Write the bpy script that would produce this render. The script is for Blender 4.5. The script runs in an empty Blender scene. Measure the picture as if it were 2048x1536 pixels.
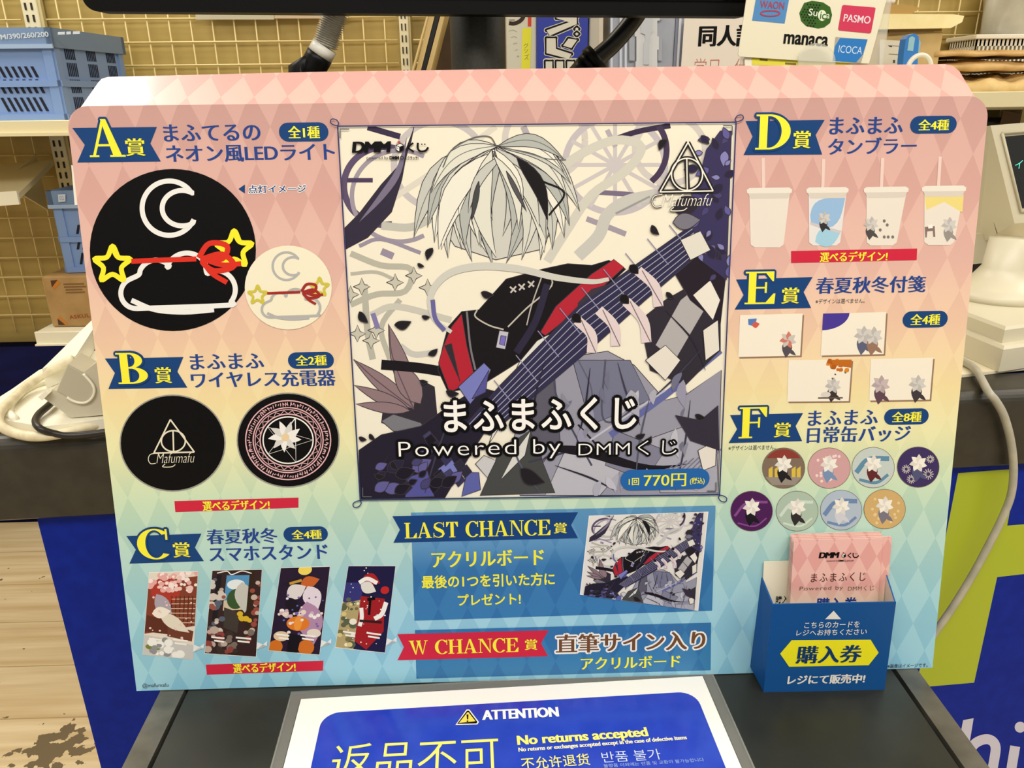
import bpy, bmesh, math, random
from mathutils import Vector, Matrix
import numpy as np
random.seed(7)
SC = bpy.context.scene
COL = SC.collection
PI = math.pi
# ------------------------------------------------------------------ camera, light, exposure
ZT = 0.72                                    # height of the ledge the display board stands on (m)
F_PX, PX0, PY0 = 1540.0, 1024.0, 768.0       # focal length in pixels of the 2048 x 1536 frame
CAM = np.array([-0.02895838, -0.44969469, ZT + 0.39772684])
YAW, PIT, ROLL = 0.02536976, 0.35604303, -0.01106517
FW = np.array([math.sin(YAW)*math.cos(PIT), math.cos(YAW)*math.cos(PIT), -math.sin(PIT)])
_r = np.array([math.cos(YAW), -math.sin(YAW), 0.0]); _u = np.cross(_r, FW)
RT = math.cos(ROLL)*_r + math.sin(ROLL)*_u
UP = -math.sin(ROLL)*_r + math.cos(ROLL)*_u
cd = bpy.data.cameras.new('camera'); cam = bpy.data.objects.new('camera', cd); COL.objects.link(cam)
cd.sensor_fit = 'HORIZONTAL'; cd.sensor_width = 36.0; cd.lens = F_PX/2048*36.0; cd.clip_start = 0.02
M4 = Matrix.Identity(4)
for i in range(3):
    M4[i][0], M4[i][1], M4[i][2], M4[i][3] = RT[i], UP[i], -FW[i], CAM[i]
cam.matrix_world = M4
SC.camera = cam
SC.view_settings.view_transform = 'Standard'; SC.view_settings.look = 'None'
SC.view_settings.gamma = 1.0; SC.view_settings.use_curve_mapping = False
SC.view_settings.exposure = 0.0
wd = bpy.data.worlds.new('shop_air'); SC.world = wd; wd.use_nodes = True
bg = wd.node_tree.nodes['Background']; bg.inputs[0].default_value = (1.0, 0.95, 0.86, 1); bg.inputs[1].default_value = 0.46

def lamp(name, loc, size, power, target=None, color=(1, 0.955, 0.88)):
    l = bpy.data.lights.new(name, 'AREA'); l.shape = 'RECTANGLE'; l.size, l.size_y = size; l.energy = power; l.color = color
    o = bpy.data.objects.new(name, l); COL.objects.link(o); o.location = loc
    if target is not None:
        o.rotation_euler = (Vector(target) - Vector(loc)).to_track_quat('-Z', 'Y').to_euler()
    return o
lamp('ceiling_lamp_staff', (-1.40, 0.70, 2.55), (1.05, 0.9), 30)      # ceiling lights over the staff aisle
lamp('ceiling_lamp_wall', (2.3, 0.7, 2.55), (1.2, 0.5), 28)
lamp('ceiling_lamp_customer', (0.2, -1.0, 2.55), (3.0, 0.7), 70, (0.0, -.2, 0.8), (1, .962, .905))  # over the customer side

# ------------------------------------------------------------------ photo pixel -> place
def ray(px, py): return FW + RT*((px - PX0)/F_PX) - UP*((py - PY0)/F_PX)
def on_plane(px, py, p0, n):
    d = ray(px, py); n = np.asarray(n, float)
    return CAM + d*(((np.asarray(p0, float) - CAM) @ n)/(d @ n))
def onY(px, py, y): return on_plane(px, py, (0, y, 0), (0, 1, 0))
def onZ(px, py, z): return on_plane(px, py, (0, 0, z), (0, 0, 1))
class Frame:
    """A flat surface in the place: origin, right, up, outward normal."""
    def __init__(s, o, ex, ey):
        s.o = np.asarray(o, float); s.ex = np.asarray(ex, float)/np.linalg.norm(ex)
        ey = np.asarray(ey, float); ey = ey - s.ex*(ey @ s.ex); s.ey = ey/np.linalg.norm(ey); s.n = np.cross(s.ex, s.ey)
    def uv(s, px, py):
        p = on_plane(px, py, s.o, s.n) - s.o
        return (p @ s.ex, p @ s.ey)
    def at(s, u, v, h=0.0): return s.o + s.ex*u + s.ey*v + s.n*h
    def shift(s, h): return Frame(s.o + s.n*h, s.ex, s.ey)
    def matrix(s):
        m = Matrix.Identity(4)
        for i in range(3): m[i][0], m[i][1], m[i][2], m[i][3] = s.ex[i], s.ey[i], s.n[i], s.o[i]
        return m
LEAN = 0.1605677
BOARD = Frame((0, 0, ZT), (1, 0, 0), (0, math.sin(LEAN), math.cos(LEAN)))
TILT = 0.0663                                # the counter runs at a slight angle to the board
FRONT = Frame((0, 0.1805, ZT), (1, TILT, 0), (0, 0, 1))      # face of the counter
ZC = ZT + 0.1333                             # top of the counter
WALL_Y = 1.56

# ------------------------------------------------------------------ materials
def lin(c):
    return tuple(((x/255)/12.92 if x/255 <= 0.04045 else ((x/255 + 0.055)/1.055)**2.4) for x in c)
MATS = {}
def mat(c, rough=0.5, metal=0.0, emit=0.0, alpha=1.0, spec=0.5, bump=0.0, scale=200.0, coat=0.0, name='surface'):
    key = (tuple(c), rough, metal, emit, alpha, spec, bump, scale, coat)
    if key in MATS: return MATS[key]
    m = bpy.data.materials.new(name); m.use_nodes = True; nt = m.node_tree; b = nt.nodes['Principled BSDF']
    b.inputs['Base Color'].default_value = (*lin(c), 1); b.inputs['Roughness'].default_value = rough
    b.inputs['Metallic'].default_value = metal; b.inputs['Alpha'].default_value = alpha
    b.inputs['Specular IOR Level'].default_value = spec; b.inputs['Coat Weight'].default_value = coat
    if emit:
        b.inputs['Emission Color'].default_value = (*lin(c), 1); b.inputs['Emission Strength'].default_value = emit
    if bump:
        tc = nt.nodes.new('ShaderNodeTexCoord'); nz = nt.nodes.new('ShaderNodeTexNoise'); bp = nt.nodes.new('ShaderNodeBump')
        nz.inputs['Scale'].default_value = scale; nz.inputs['Detail'].default_value = 4
        bp.inputs['Strength'].default_value = bump; bp.inputs['Distance'].default_value = 0.002
        nt.links.new(tc.outputs['Object'], nz.inputs['Vector']); nt.links.new(nz.outputs['Fac'], bp.inputs['Height'])
        nt.links.new(bp.outputs['Normal'], b.inputs['Normal'])
    MATS[key] = m; return m
def noise_mat(name, c1, c2, scale, rough=0.5, stretch=(1, 1, 1), bump=0.1, spec=0.5, lo=0.35, hi=0.65, detail=6, metal=0):
    m = bpy.data.materials.new(name); m.use_nodes = True; nt = m.node_tree; N = nt.nodes; L = nt.links; b = N['Principled BSDF']
    tc = N.new('ShaderNodeTexCoord'); mp = N.new('ShaderNodeMapping'); mp.inputs['Scale'].default_value = stretch
    nz = N.new('ShaderNodeTexNoise'); nz.inputs['Scale'].default_value = scale; nz.inputs['Detail'].default_value = detail
    cr = N.new('ShaderNodeValToRGB'); cr.color_ramp.elements[0].position = lo; cr.color_ramp.elements[1].position = hi
    cr.color_ramp.elements[0].color = (*lin(c1), 1); cr.color_ramp.elements[1].color = (*lin(c2), 1)
    L.new(tc.outputs['Object'], mp.inputs['Vector']); L.new(mp.outputs['Vector'], nz.inputs['Vector']); L.new(nz.outputs['Fac'], cr.inputs['Fac'])
    L.new(cr.outputs['Color'], b.inputs['Base Color']); b.inputs['Roughness'].default_value = rough; b.inputs['Specular IOR Level'].default_value = spec
    b.inputs['Metallic'].default_value = metal
    if bump:
        bp = N.new('ShaderNodeBump'); bp.inputs['Strength'].default_value = bump; bp.inputs['Distance'].default_value = 0.002
        L.new(nz.outputs['Fac'], bp.inputs['Height']); L.new(bp.outputs['Normal'], b.inputs['Normal'])
    return m
def diamond_mat(name, ramp_light, ramp_dark, v0, v1, W, H, du, dv, rough=0.42, coat=0.0):
    """Printed harlequin pattern over a vertical colour gradient (object x, y = across, up)."""
    m = bpy.data.materials.new(name); m.use_nodes = True; nt = m.node_tree; N = nt.nodes; L = nt.links; b = N['Principled BSDF']
    tc = N.new('ShaderNodeTexCoord'); sp = N.new('ShaderNodeSeparateXYZ'); L.new(tc.outputs['Object'], sp.inputs[0])
    def mth(op, a, c=None):
        n = N.new('ShaderNodeMath'); n.operation = op
        for i, x in enumerate((a, c)):
            if x is None: continue
            if isinstance(x, (int, float)): n.inputs[i].default_value = x
            else: L.new(x, n.inputs[i])
        return n.outputs[0]
    x = mth('DIVIDE', mth('SUBTRACT', sp.outputs[0], du), W); y = mth('DIVIDE', mth('SUBTRACT', sp.outputs[1], dv), H)
    par = mth('FLOORED_MODULO', mth('ADD', mth('FLOOR', mth('ADD', x, y)), mth('FLOOR', mth('SUBTRACT', x, y))), 2.0)
    t = mth('DIVIDE', mth('SUBTRACT', sp.outputs[1], v0), v1 - v0)
    outs = []
    for rp in (ramp_light, ramp_dark):
        cr = N.new('ShaderNodeValToRGB'); L.new(t, cr.inputs[0]); e = cr.color_ramp.elements
        while len(e) < len(rp): e.new(0.5)
        for k, (p, c) in enumerate(rp): e[k].position = p; e[k].color = (*lin(c), 1)
        outs.append(cr.outputs[0])
    mx = N.new('ShaderNodeMix'); mx.data_type = 'RGBA'; L.new(par, mx.inputs[0]); L.new(outs[0], mx.inputs[6]); L.new(outs[1], mx.inputs[7])
    L.new(mx.outputs[2], b.inputs['Base Color']); b.inputs['Roughness'].default_value = rough; b.inputs['Coat Weight'].default_value = coat
    b.inputs['Coat Roughness'].default_value = 0.12
    return m

# ------------------------------------------------------------------ objects
ROOTM = {}
def thing(name, label, cat, frame=None, loc=None, group=None, kind=None):
    o = bpy.data.objects.new(name, None); COL.objects.link(o); o.empty_display_size = 0.05
    m = frame.matrix() if frame is not None else Matrix.Translation(Vector(tuple(loc)))
    o.matrix_world = m; ROOTM[o.name] = m.inverted(); o['label'] = label; o['category'] = cat
    if group: o['group'] = group
    if kind: o['kind'] = kind
    return o
def structure(o): o['kind'] = 'structure'; return o
def root_of(o):
    while o.parent is not None: o = o.parent
    return o
def copy_tree(o, parent=None):
    c = o.copy(); COL.objects.link(c)
    if parent is not None: c.parent = parent
    for ch in list(o.children): copy_tree(ch, c)
    return c
class MB:
    """Collects faces in place coordinates; build() links them as one mesh object."""
    def __init__(s): s.v = []; s.f = []; s.mi = []; s.mats = []; s.smooth = []
    def m(s, mt):
        if mt not in s.mats: s.mats.append(mt)
        return s.mats.index(mt)
    def add(s, vs, fs, mt, smooth=False):
        b = len(s.v); s.v += [tuple(map(float, p)) for p in vs]; i = s.m(mt)
        for f in fs: s.f.append([b + k for k in f]); s.mi.append(i); s.smooth.append(smooth)
    def poly(s, pts, mt): s.add(pts, [list(range(len(pts)))], mt)
    def prism(s, pts, d, mt):
        """Solid from a polygon and an extrusion vector."""
        n = len(pts); d = np.asarray(d, float); a = [np.asarray(p, float) for p in pts]; b = [p + d for p in a]
        s.add(a + b, [list(range(n)), list(range(2*n - 1, n - 1, -1))] + [[i, i + n, (i + 1) % n + n, (i + 1) % n] for i in range(n)], mt)
    def hull8(s, p, mt):
        """Solid from eight corners: four of one end, four of the other in the same order."""
        s.add(p, [[0, 1, 2, 3], [7, 6, 5, 4], [0, 4, 5, 1], [1, 5, 6, 2], [2, 6, 7, 3], [3, 7, 4, 0]], mt)
    def box(s, c, size, mt, ex=(1, 0, 0), ey=(0, 1, 0), bevel=0.0, seg=2):
        ex = np.asarray(ex, float)/np.linalg.norm(ex); ey = np.asarray(ey, float)/np.linalg.norm(ey); ez = np.cross(ex, ey)
        bm = bmesh.new(); bmesh.ops.create_cube(bm, size=1.0)
        for v in bm.verts: v.co = Vector((v.co.x*size[0], v.co.y*size[1], v.co.z*size[2]))
        if bevel: bmesh.ops.bevel(bm, geom=bm.edges[:], offset=bevel, segments=seg, profile=0.5, affect='EDGES')
        c = np.asarray(c, float); bm.verts.index_update()
        s.add([c + ex*v.co.x + ey*v.co.y + ez*v.co.z for v in bm.verts], [[v.index for v in f.verts] for f in bm.faces], mt)
        bm.free()
    def tube(s, pts, r, mt, seg=12, smooth_path=True, cap=True, sub=6):
        P = [np.asarray(p, float) for p in pts]
        if smooth_path and len(P) > 2:
            Q = [P[0]*2 - P[1]] + P + [P[-1]*2 - P[-2]]; out = []
            for i in range(1, len(Q) - 2):
                for k in range(sub):
                    t = k/sub; a, b, c, d = Q[i-1], Q[i], Q[i+1], Q[i+2]
                    out.append(0.5*((2*b) + (c - a)*t + (2*a - 5*b + 4*c - d)*t*t + (3*b - a - 3*c + d)*t**3))
            P = out + [P[-1]]
        n = len(P); R = r if callable(r) else (lambda t: r)
        T = [P[min(i+1, n-1)] - P[max(i-1, 0)] for i in range(n)]; T = [t/(np.linalg.norm(t) + 1e-12) for t in T]
        a = np.cross(T[0], (0.3, 0.2, 0.9)); a = a/np.linalg.norm(a); vs = []
        for i in range(n):
            a = a - T[i]*(a @ T[i]); a = a/np.linalg.norm(a); b = np.cross(T[i], a); rr = R(i/(n - 1))
            vs += [P[i] + rr*(math.cos(2*PI*k/seg)*a + math.sin(2*PI*k/seg)*b) for k in range(seg)]
        fs = [[i*seg + k, i*seg + (k+1) % seg, (i+1)*seg + (k+1) % seg, (i+1)*seg + k] for i in range(n - 1) for k in range(seg)]
        if cap: fs += [list(range(seg))[::-1], [(n-1)*seg + k for k in range(seg)]]
        s.add(vs, fs, mt, smooth=True)
    def lathe(s, c, prof, mt, seg=32, axis=(0, 0, 1)):
        az = np.asarray(axis, float)/np.linalg.norm(axis); ax = np.cross(az, (0.12, 0.9, 0.3)); ax = ax/np.linalg.norm(ax); ay = np.cross(az, ax)
        c = np.asarray(c, float); vs = []
        for r, z in prof: vs += [c + az*z + r*(math.cos(2*PI*k/seg)*ax + math.sin(2*PI*k/seg)*ay) for k in range(seg)]
        n = len(prof)
        fs = [[i*seg + k, i*seg + (k+1) % seg, (i+1)*seg + (k+1) % seg, (i+1)*seg + k] for i in range(n-1) for k in range(seg)]
        fs += [list(range(seg))[::-1], [(n-1)*seg + k for k in range(seg)]]
        s.add(vs, fs, mt, smooth=True)
    def build(s, name, parent=None, label=None, kind=None):
        me = bpy.data.meshes.new(name); mi = ROOTM[root_of(parent).name] if parent is not None else Matrix.Identity(4)
        V = np.array(s.v); R = np.array(mi); V = V @ R[:3, :3].T + R[:3, 3]
        me.from_pydata(V.tolist(), [], s.f)
        for m in s.mats: me.materials.append(m)
        me.polygons.foreach_set('material_index', s.mi); me.polygons.foreach_set('use_smooth', s.smooth); me.update()
        o = bpy.data.objects.new(name, me); COL.objects.link(o)
        if parent is not None: o.parent = parent
        if label: o['label'] = label
        if kind: o['kind'] = kind
        return o

# ------------------------------------------------------------------ lettering
_tc = bpy.data.curves.new('lettering_source', 'FONT'); _to = bpy.data.objects.new('lettering_source', _tc); COL.objects.link(_to)
_cache = {}
def glyphs(body, bold=0.0, shear=0.0, space=1.0):
    key = (body, bold, shear, space)
    if key not in _cache:
        _tc.body = body; _tc.offset = 0.0; _tc.shear = shear; _tc.space_character = space; _tc.resolution_u = 4; _tc.fill_mode = 'FRONT'
        dg = bpy.context.evaluated_depsgraph_get(); me = bpy.data.meshes.new_from_object(_to.evaluated_get(dg))
        base = np.array([v.co[:2] for v in me.vertices]); bpy.data.meshes.remove(me)
        if bold:
            _tc.offset = bold; dg = bpy.context.evaluated_depsgraph_get(); me = bpy.data.meshes.new_from_object(_to.evaluated_get(dg))
            V = np.array([v.co[:2] for v in me.vertices]); Fs = [list(p.vertices) for p in me.polygons]; bpy.data.meshes.remove(me)
        else:
            dg = bpy.context.evaluated_depsgraph_get(); me = bpy.data.meshes.new_from_object(_to.evaluated_get(dg))
            V = base; Fs = [list(p.vertices) for p in me.polygons]; bpy.data.meshes.remove(me)
        lo, hi = base.min(0), base.max(0)
        _cache[key] = ((V - lo)/(hi - lo), Fs, hi - lo)
    return _cache[key]
# Roman capitals with thick and thin strokes (unit height)
def _rc(x0, y0, x1, y1): return [(x0, y0), (x1, y0), (x1, y1), (x0, y1)]
def _arc(cx, cy, ro, so, ri, si, a0, a1, n=18):
    out = []
    for i in range(n):
        t0, t1 = math.radians(a0 + (a1-a0)*i/n), math.radians(a0 + (a1-a0)*(i+1)/n)
        out.append([(cx + ro*math.cos(t0), cy + so*math.sin(t0)), (cx + ro*math.cos(t1), cy + so*math.sin(t1)),
                    (cx + ri*math.cos(t1), cy + si*math.sin(t1)), (cx + ri*math.cos(t0), cy + si*math.sin(t0))])
    return out
def _stem(x, w=.22): return [_rc(x, 0, x+w, 1), _rc(x-.1, 0, x+w+.1, .05), _rc(x-.1, .95, x+w+.1, 1)]
def _s():
    C = [(.80, .80), (.66, .94), (.42, .97), (.20, .86), (.17, .70), (.30, .57), (.50, .49), (.70, .39), (.78, .24), (.68, .09), (.45, .02), (.22, .06), (.10, .22)]
    W = [.03, .05, .06, .12, .18, .21, .23, .21, .18, .12, .06, .05, .03]; out = []
    L, R = [], []
    for i, (x, y) in enumerate(C):
        a, b = C[max(i-1, 0)], C[min(i+1, len(C)-1)]; tx, ty = b[0]-a[0], b[1]-a[1]; l = math.hypot(tx, ty); w = W[i]/2
        L.append((x - ty/l*w, y + tx/l*w)); R.append((x + ty/l*w, y - tx/l*w))
    return [[L[i], L[i+1], R[i+1], R[i]] for i in range(len(C)-1)] + [_rc(.77, .68, .83, 1), _rc(.07, 0, .13, .32)]
ROMAN = {
 'A': ([[(.08, 0), (.16, 0), (.49, .93), (.43, 1)], [(.40, 1), (.55, 1), (.93, 0), (.68, 0)], _rc(.24, .28, .74, .34), _rc(0, 0, .27, .05), _rc(.58, 0, 1.02, .05)], 1.02),
 'B': (_stem(.1) + _arc(.36, .75, .36, .25, .15, .20, -90, 90) + _arc(.38, .27, .46, .27, .22, .22, -90, 90) + [_rc(.3, .95, .37, 1), _rc(.3, .49, .39, .54), _rc(.3, 0, .39, .05)], .86),
 'C': (_arc(.52, .5, .52, .52, .28, .47, 42, 318, 30) + [_rc(.83, .64, .89, 1.0), [(.89, .84), (.8, .86), (.8, .88), (.89, .98)]], .92),
 'D': (_stem(.1) + _arc(.36, .5, .60, .5, .35, .45, -90, 90, 24) + [_rc(.3, .95, .37, 1), _rc(.3, 0, .37, .05)], .98),
 'E': (_stem(.1) + [_rc(.3, .95, .84, 1), _rc(.3, 0, .88, .05), _rc(.3, .48, .62, .53), _rc(.58, .34, .64, .67), [(.84, 1), (.78, 1), (.60, .95), (.80, .70), (.84, .70)], [(.88, 0), (.62, .05), (.84, .32), (.9, .32)]], .9),
 'F': (_stem(.1) + [_rc(.3, .95, .84, 1), _rc(.3, .48, .62, .53), _rc(.58, .34, .64, .67), [(.84, 1), (.78, 1), (.60, .95), (.80, .68), (.84, .68)]], .86),
 'H': (_stem(.1) + _stem(.72) + [_rc(.3, .48, .74, .54)], 1.04),
 'L': (_stem(.1) + [_rc(.3, 0, .84, .05), [(.84, 0), (.58, .05), (.80, .34), (.86, .34)]], .86),
 'N': ([_rc(.14, 0, .2, 1), _rc(.02, 0, .32, .05), _rc(.02, .95, .3, 1), [(.12, 1), (.34, 1), (.94, 0), (.84, 0)], _rc(.84, 0, .9, 1), _rc(.70, .95, 1.02, 1)], 1.02),
 'S': (_s(), .9),
 'T': ([_rc(.34, 0, .57, 1), _rc(.24, 0, .67, .05), _rc(.04, .95, .87, 1), [(.04, 1), (.04, .68), (.09, .68), (.26, .95)], [(.87, 1), (.87, .68), (.82, .68), (.65, .95)]], .9),
 'W': ([[(.06, 1), (.29, 1), (.52, 0), (.44, 0)], [(.44, 0), (.50, 0), (.74, .95), (.66, .95)], [(.56, 1), (.79, 1), (1.0, 0), (.93, 0)], [(.94, 0), (.99, 0), (1.26, .98), (1.2, .98)], _rc(0, .95, .38, 1), _rc(.52, .95, .86, 1), _rc(1.1, .95, 1.36, 1)], 1.36),
}
ROMAN[' '] = ([], .42)
def roman(body, gap=.04):
    out, x = [], 0.0
    for ch in body:
        P, w = ROMAN[ch]; out += [[(a + x, b) for a, b in p] for p in P]; x += w + gap
    return out, x - gap

def trim(pts, q):
    """Cut a polygon to a convex quad (pixels, clockwise on screen)."""
    out = [tuple(map(float, p)) for p in pts]
    for i in range(len(q)):
        (ax, ay), (bx, by) = q[i], q[(i+1) % len(q)]; src = out; out = []
        side = lambda p: (bx-ax)*(p[1]-ay) - (by-ay)*(p[0]-ax)
        for k in range(len(src)):
            c, d = src[k-1], src[k]; sc, sd = side(c), side(d)
            if (sc >= 0) != (sd >= 0):
                t = sc/(sc - sd); out.append((c[0] + (d[0]-c[0])*t, c[1] + (d[1]-c[1])*t))
            if sd >= 0: out.append(d)
        if not out: return []
    return out
class Print(MB):
    """Flat printing on a surface: shapes given where the photo shows them, laid on the surface itself."""
    def __init__(s, frame, layer=1, step=0.000006): super().__init__(); s.fr = frame; s.base = layer*.00012; s.k = 0; s.st = step; s.n = 0
    def up(s, n=1): s.k += n; return s
    def h(s): return s.base + s.k*s.st + s.n*1.5e-6      # every later ink film lies a hair above the earlier ones
    def uvpoly(s, uv, mt, inc=1):
        s.n += inc; s.poly([s.fr.at(u, v, s.h()) for u, v in uv], mt)
    clip = None                                  # pixel quad that the printing is trimmed to
    def px(s, pts, mt, inc=1):
        if s.clip is not None:
            pts = trim(pts, s.clip)
            if len(pts) < 3: return
        s.uvpoly([s.fr.uv(*p) for p in pts], mt, inc)
    def disc(s, c, r, mt, n=40):
        s.px([(c[0] + r[0]*math.cos(2*PI*i/n), c[1] + r[1]*math.sin(2*PI*i/n)) for i in range(n)], mt)
    def ring(s, c, r, w, mt, a0=0, a1=360, n=48):
        s.line([(c[0] + r[0]*math.cos(math.radians(a0 + (a1-a0)*i/n)), c[1] + r[1]*math.sin(math.radians(a0 + (a1-a0)*i/n))) for i in range(n+1)], w, mt)
    def line(s, pts, w, mt, smooth=False, taper=None):
        P = [np.array(p, float) for p in pts]
        if smooth and len(P) > 2:
            Q = [P[0]*2 - P[1]] + P + [P[-1]*2 - P[-2]]; out = []
            for i in range(1, len(Q)-2):
                for k in range(5):
                    t = k/5; a, b, c, d = Q[i-1], Q[i], Q[i+1], Q[i+2]
                    out.append(0.5*((2*b) + (c-a)*t + (2*a-5*b+4*c-d)*t*t + (3*b-a-3*c+d)*t**3))
            P = out + [P[-1]]
        n = len(P); L = []; R = []
        for i in range(n):
            t = P[min(i+1, n-1)] - P[max(i-1, 0)]; t = t/(np.linalg.norm(t) + 1e-9); q = np.array([-t[1], t[0]])
            ww = w/2*(taper(i/(n-1)) if taper else 1.0); L.append(P[i] + q*ww); R.append(P[i] - q*ww)
        if s.clip is not None:
            s.n += 1
            for i in range(n-1): s.px([L[i], L[i+1], R[i+1], R[i]], mt, 0)
            return
        s.n += 1; vs = [s.fr.at(*s.fr.uv(*p), s.h() + (i % n)*6e-7) for i, p in enumerate(L + R)]; s.n += n*.4
        s.add(vs, [[i, i+1, n+i+1, n+i] for i in range(n-1)], mt)
    def box_uv(s, b):
        x0, y0, x1, y1 = b; xm, ym = (x0+x1)/2, (y0+y1)/2
        return s.fr.uv(x0, ym)[0], s.fr.uv(xm, y1)[1], s.fr.uv(x1, ym)[0], s.fr.uv(xm, y0)[1]
    def text(s, body, b, mt, bold=0.0, smear=0.0, shear=0.0, space=1.0, edge=0.0):
        """Lettering whose ink fills the pixel box b; smear widens the upright strokes, edge thickens it all round (parts of the height)."""
        V, Fs, sz = glyphs(body, bold, shear, space)
        u0, v0, u1, v1 = s.box_uv(b); offs = [(0, 0)]
        if smear: offs = [(-smear, 0), (0, 0), (smear, 0)]
        if edge: offs += [(edge*math.cos(k*PI/6) + (smear if math.cos(k*PI/6) > 0 else -smear), edge*math.sin(k*PI/6)) for k in range(12)]
        for dx, dy in offs:
            s.n += 1; s.add([s.fr.at(u0 + (u1-u0)*x + dx*(v1-v0), v0 + (v1-v0)*y + dy*(v1-v0), s.h()) for x, y in V], Fs, mt)
    def text_on(s, body, a, b, hgt, mt, bold=0.0, smear=0.0, space=1.0, shear=0.0, fr=None):
        """Lettering along the base line from pixel a to pixel b; hgt = ink height in pixels."""
        V, Fs, sz = glyphs(body, bold, shear, space)
        A, B = np.array(s.fr.uv(*a)), np.array(s.fr.uv(*b)); d = B - A; L = np.linalg.norm(d); d = d/L; q = np.array([-d[1], d[0]])
        mid = ((a[0]+b[0])/2, (a[1]+b[1])/2); T = np.array(s.fr.uv(mid[0], mid[1]-hgt)) - np.array(s.fr.uv(*mid)); hh = abs(T @ q)
        for k, o in enumerate(((0,) if not smear else (-smear, 0, smear))):
            vs = []; s.n += 1
            for x, y in V:
                p = A + d*(x*L + o*hh) + q*(y*hh); vs.append(s.fr.at(p[0], p[1], s.h()))
            s.add(vs, Fs, mt)
    def roman(s, body, b, mt, outline=None, ow=0.0, gap=.04):
        P, w = roman(body, gap); u0, v0, u1, v1 = s.box_uv(b)
        if outline:
            for k in range(10):
                du, dv = ow*math.cos(2*PI*k/10), ow*math.sin(2*PI*k/10)
                for p in P: s.uvpoly([(u0 + (u1-u0)*x/w + du, v0 + (v1-v0)*y + dv) for x, y in p], outline)
            s.up()
        for p in P: s.uvpoly([(u0 + (u1-u0)*x/w, v0 + (v1-v0)*y) for x, y in p], mt)
    def pill(s, b, mt, n=10):
        u0, v0, u1, v1 = s.box_uv(b); r = (v1-v0)/2; vm = (v0+v1)/2
        s.uvpoly([(u1 - r + r*math.cos(t), vm + r*math.sin(t)) for t in [(-.5 + i/n)*PI for i in range(n+1)]] +
                 [(u0 + r + r*math.cos(t), vm + r*math.sin(t)) for t in [(.5 + i/n)*PI for i in range(n+1)]], mt)
def leaf(a, b, w, bend=0.0, n=8):
    """Outline of a leaf or petal between two points."""
    a, b = np.array(a, float), np.array(b, float); d = b - a; q = np.array([-d[1], d[0]])
    up = [a + d*t + q*(bend*math.sin(PI*t)) + q*w*math.sin(PI*t**.8) for t in [i/n for i in range(n+1)]]
    dn = [a + d*t + q*(bend*math.sin(PI*t)) - q*w*math.sin(PI*t**.8) for t in [i/n for i in range(n, -1, -1)]]
    return [tuple(p) for p in up + dn[1:-1]]
def crop(x0, y0, s=2.9257): return lambda *pts: [(x0 + x/s, y0 + y/s) for x, y in pts]
def quad_map(q):
    q = [np.array(p, float) for p in q]                     # TL, TR, BR, BL
    return lambda x, y: tuple((q[0]*(1-x) + q[1]*x)*(1-y) + (q[3]*(1-x) + q[2]*x)*y)
def q_circle(m, x, y, rx, ry=None, n=20, a0=0, a1=360):
    ry = rx if ry is None else ry
    return [m(x + rx*math.cos(math.radians(a0 + (a1-a0)*i/n)), y + ry*math.sin(math.radians(a0 + (a1-a0)*i/n))) for i in range(n + (1 if a1-a0 < 360 else 0))]

PAPER = dict(rough=0.45, spec=0.16)
def ink(*c): return mat(c, name='printed_ink', **PAPER)
NAVY, BLUE, YELLOW, RED, WHITE, BLACK = ink(24, 66, 122), ink(30, 92, 160), ink(246, 238, 62), ink(205, 40, 66), ink(240, 238, 230), ink(5, 4, 5)
HEAD = ink(38, 68, 140)
INKG = ink(70, 72, 80)

# ------------------------------------------------------------------ the setting
def floor_mat():
    m = noise_mat('light_wood_floor', (212, 184, 134), (242, 222, 180), 3.0, 0.45, (0.8, 14, 1), 0.05, lo=.3, hi=.7)
    nt = m.node_tree; N = nt.nodes; L = nt.links; b = N['Principled BSDF']; src = b.inputs['Base Color'].links[0].from_socket
    tc = N.new('ShaderNodeTexCoord'); c = onZ(112, 1500, 0.0)
    vd = N.new('ShaderNodeVectorMath'); vd.operation = 'DISTANCE'; vd.inputs[1].default_value = (c[0], c[1], 0); L.new(tc.outputs['Object'], vd.inputs[0])
    mr = N.new('ShaderNodeMapRange'); mr.inputs[1].default_value = 0.01; mr.inputs[2].default_value = 0.11; mr.inputs[3].default_value = 0.62; mr.inputs[4].default_value = 0.30; L.new(vd.outputs['Value'], mr.inputs[0])
    nz = N.new('ShaderNodeTexNoise'); nz.inputs['Scale'].default_value = 38; nz.inputs['Detail'].default_value = 8; L.new(tc.outputs['Object'], nz.inputs['Vector'])
    lt = N.new('ShaderNodeMath'); lt.operation = 'LESS_THAN'; L.new(nz.outputs['Fac'], lt.inputs[0]); L.new(mr.outputs[0], lt.inputs[1])
    # plank joints across the floor
    sx = N.new('ShaderNodeSeparateXYZ'); L.new(tc.outputs['Object'], sx.inputs[0])
    mo = N.new('ShaderNodeMath'); mo.operation = 'PINGPONG'; mo.inputs[1].default_value = 0.075; L.new(sx.outputs[1], mo.inputs[0])
    l2 = N.new('ShaderNodeMath'); l2.operation = 'LESS_THAN'; l2.inputs[1].default_value = 0.0012; L.new(mo.outputs[0], l2.inputs[0])
    mx = N.new('ShaderNodeMix'); mx.data_type = 'RGBA'; mx.inputs[7].default_value = (*lin((184, 156, 110)), 1); L.new(l2.outputs[0], mx.inputs[0]); L.new(src, mx.inputs[6])
    m2 = N.new('ShaderNodeMix'); m2.data_type = 'RGBA'; m2.inputs[7].default_value = (*lin((122, 106, 78)), 1); L.new(lt.outputs[0], m2.inputs[0]); L.new(mx.outputs[2], m2.inputs[6])
    L.new(m2.outputs[2], b.inputs['Base Color']); return m
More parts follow.
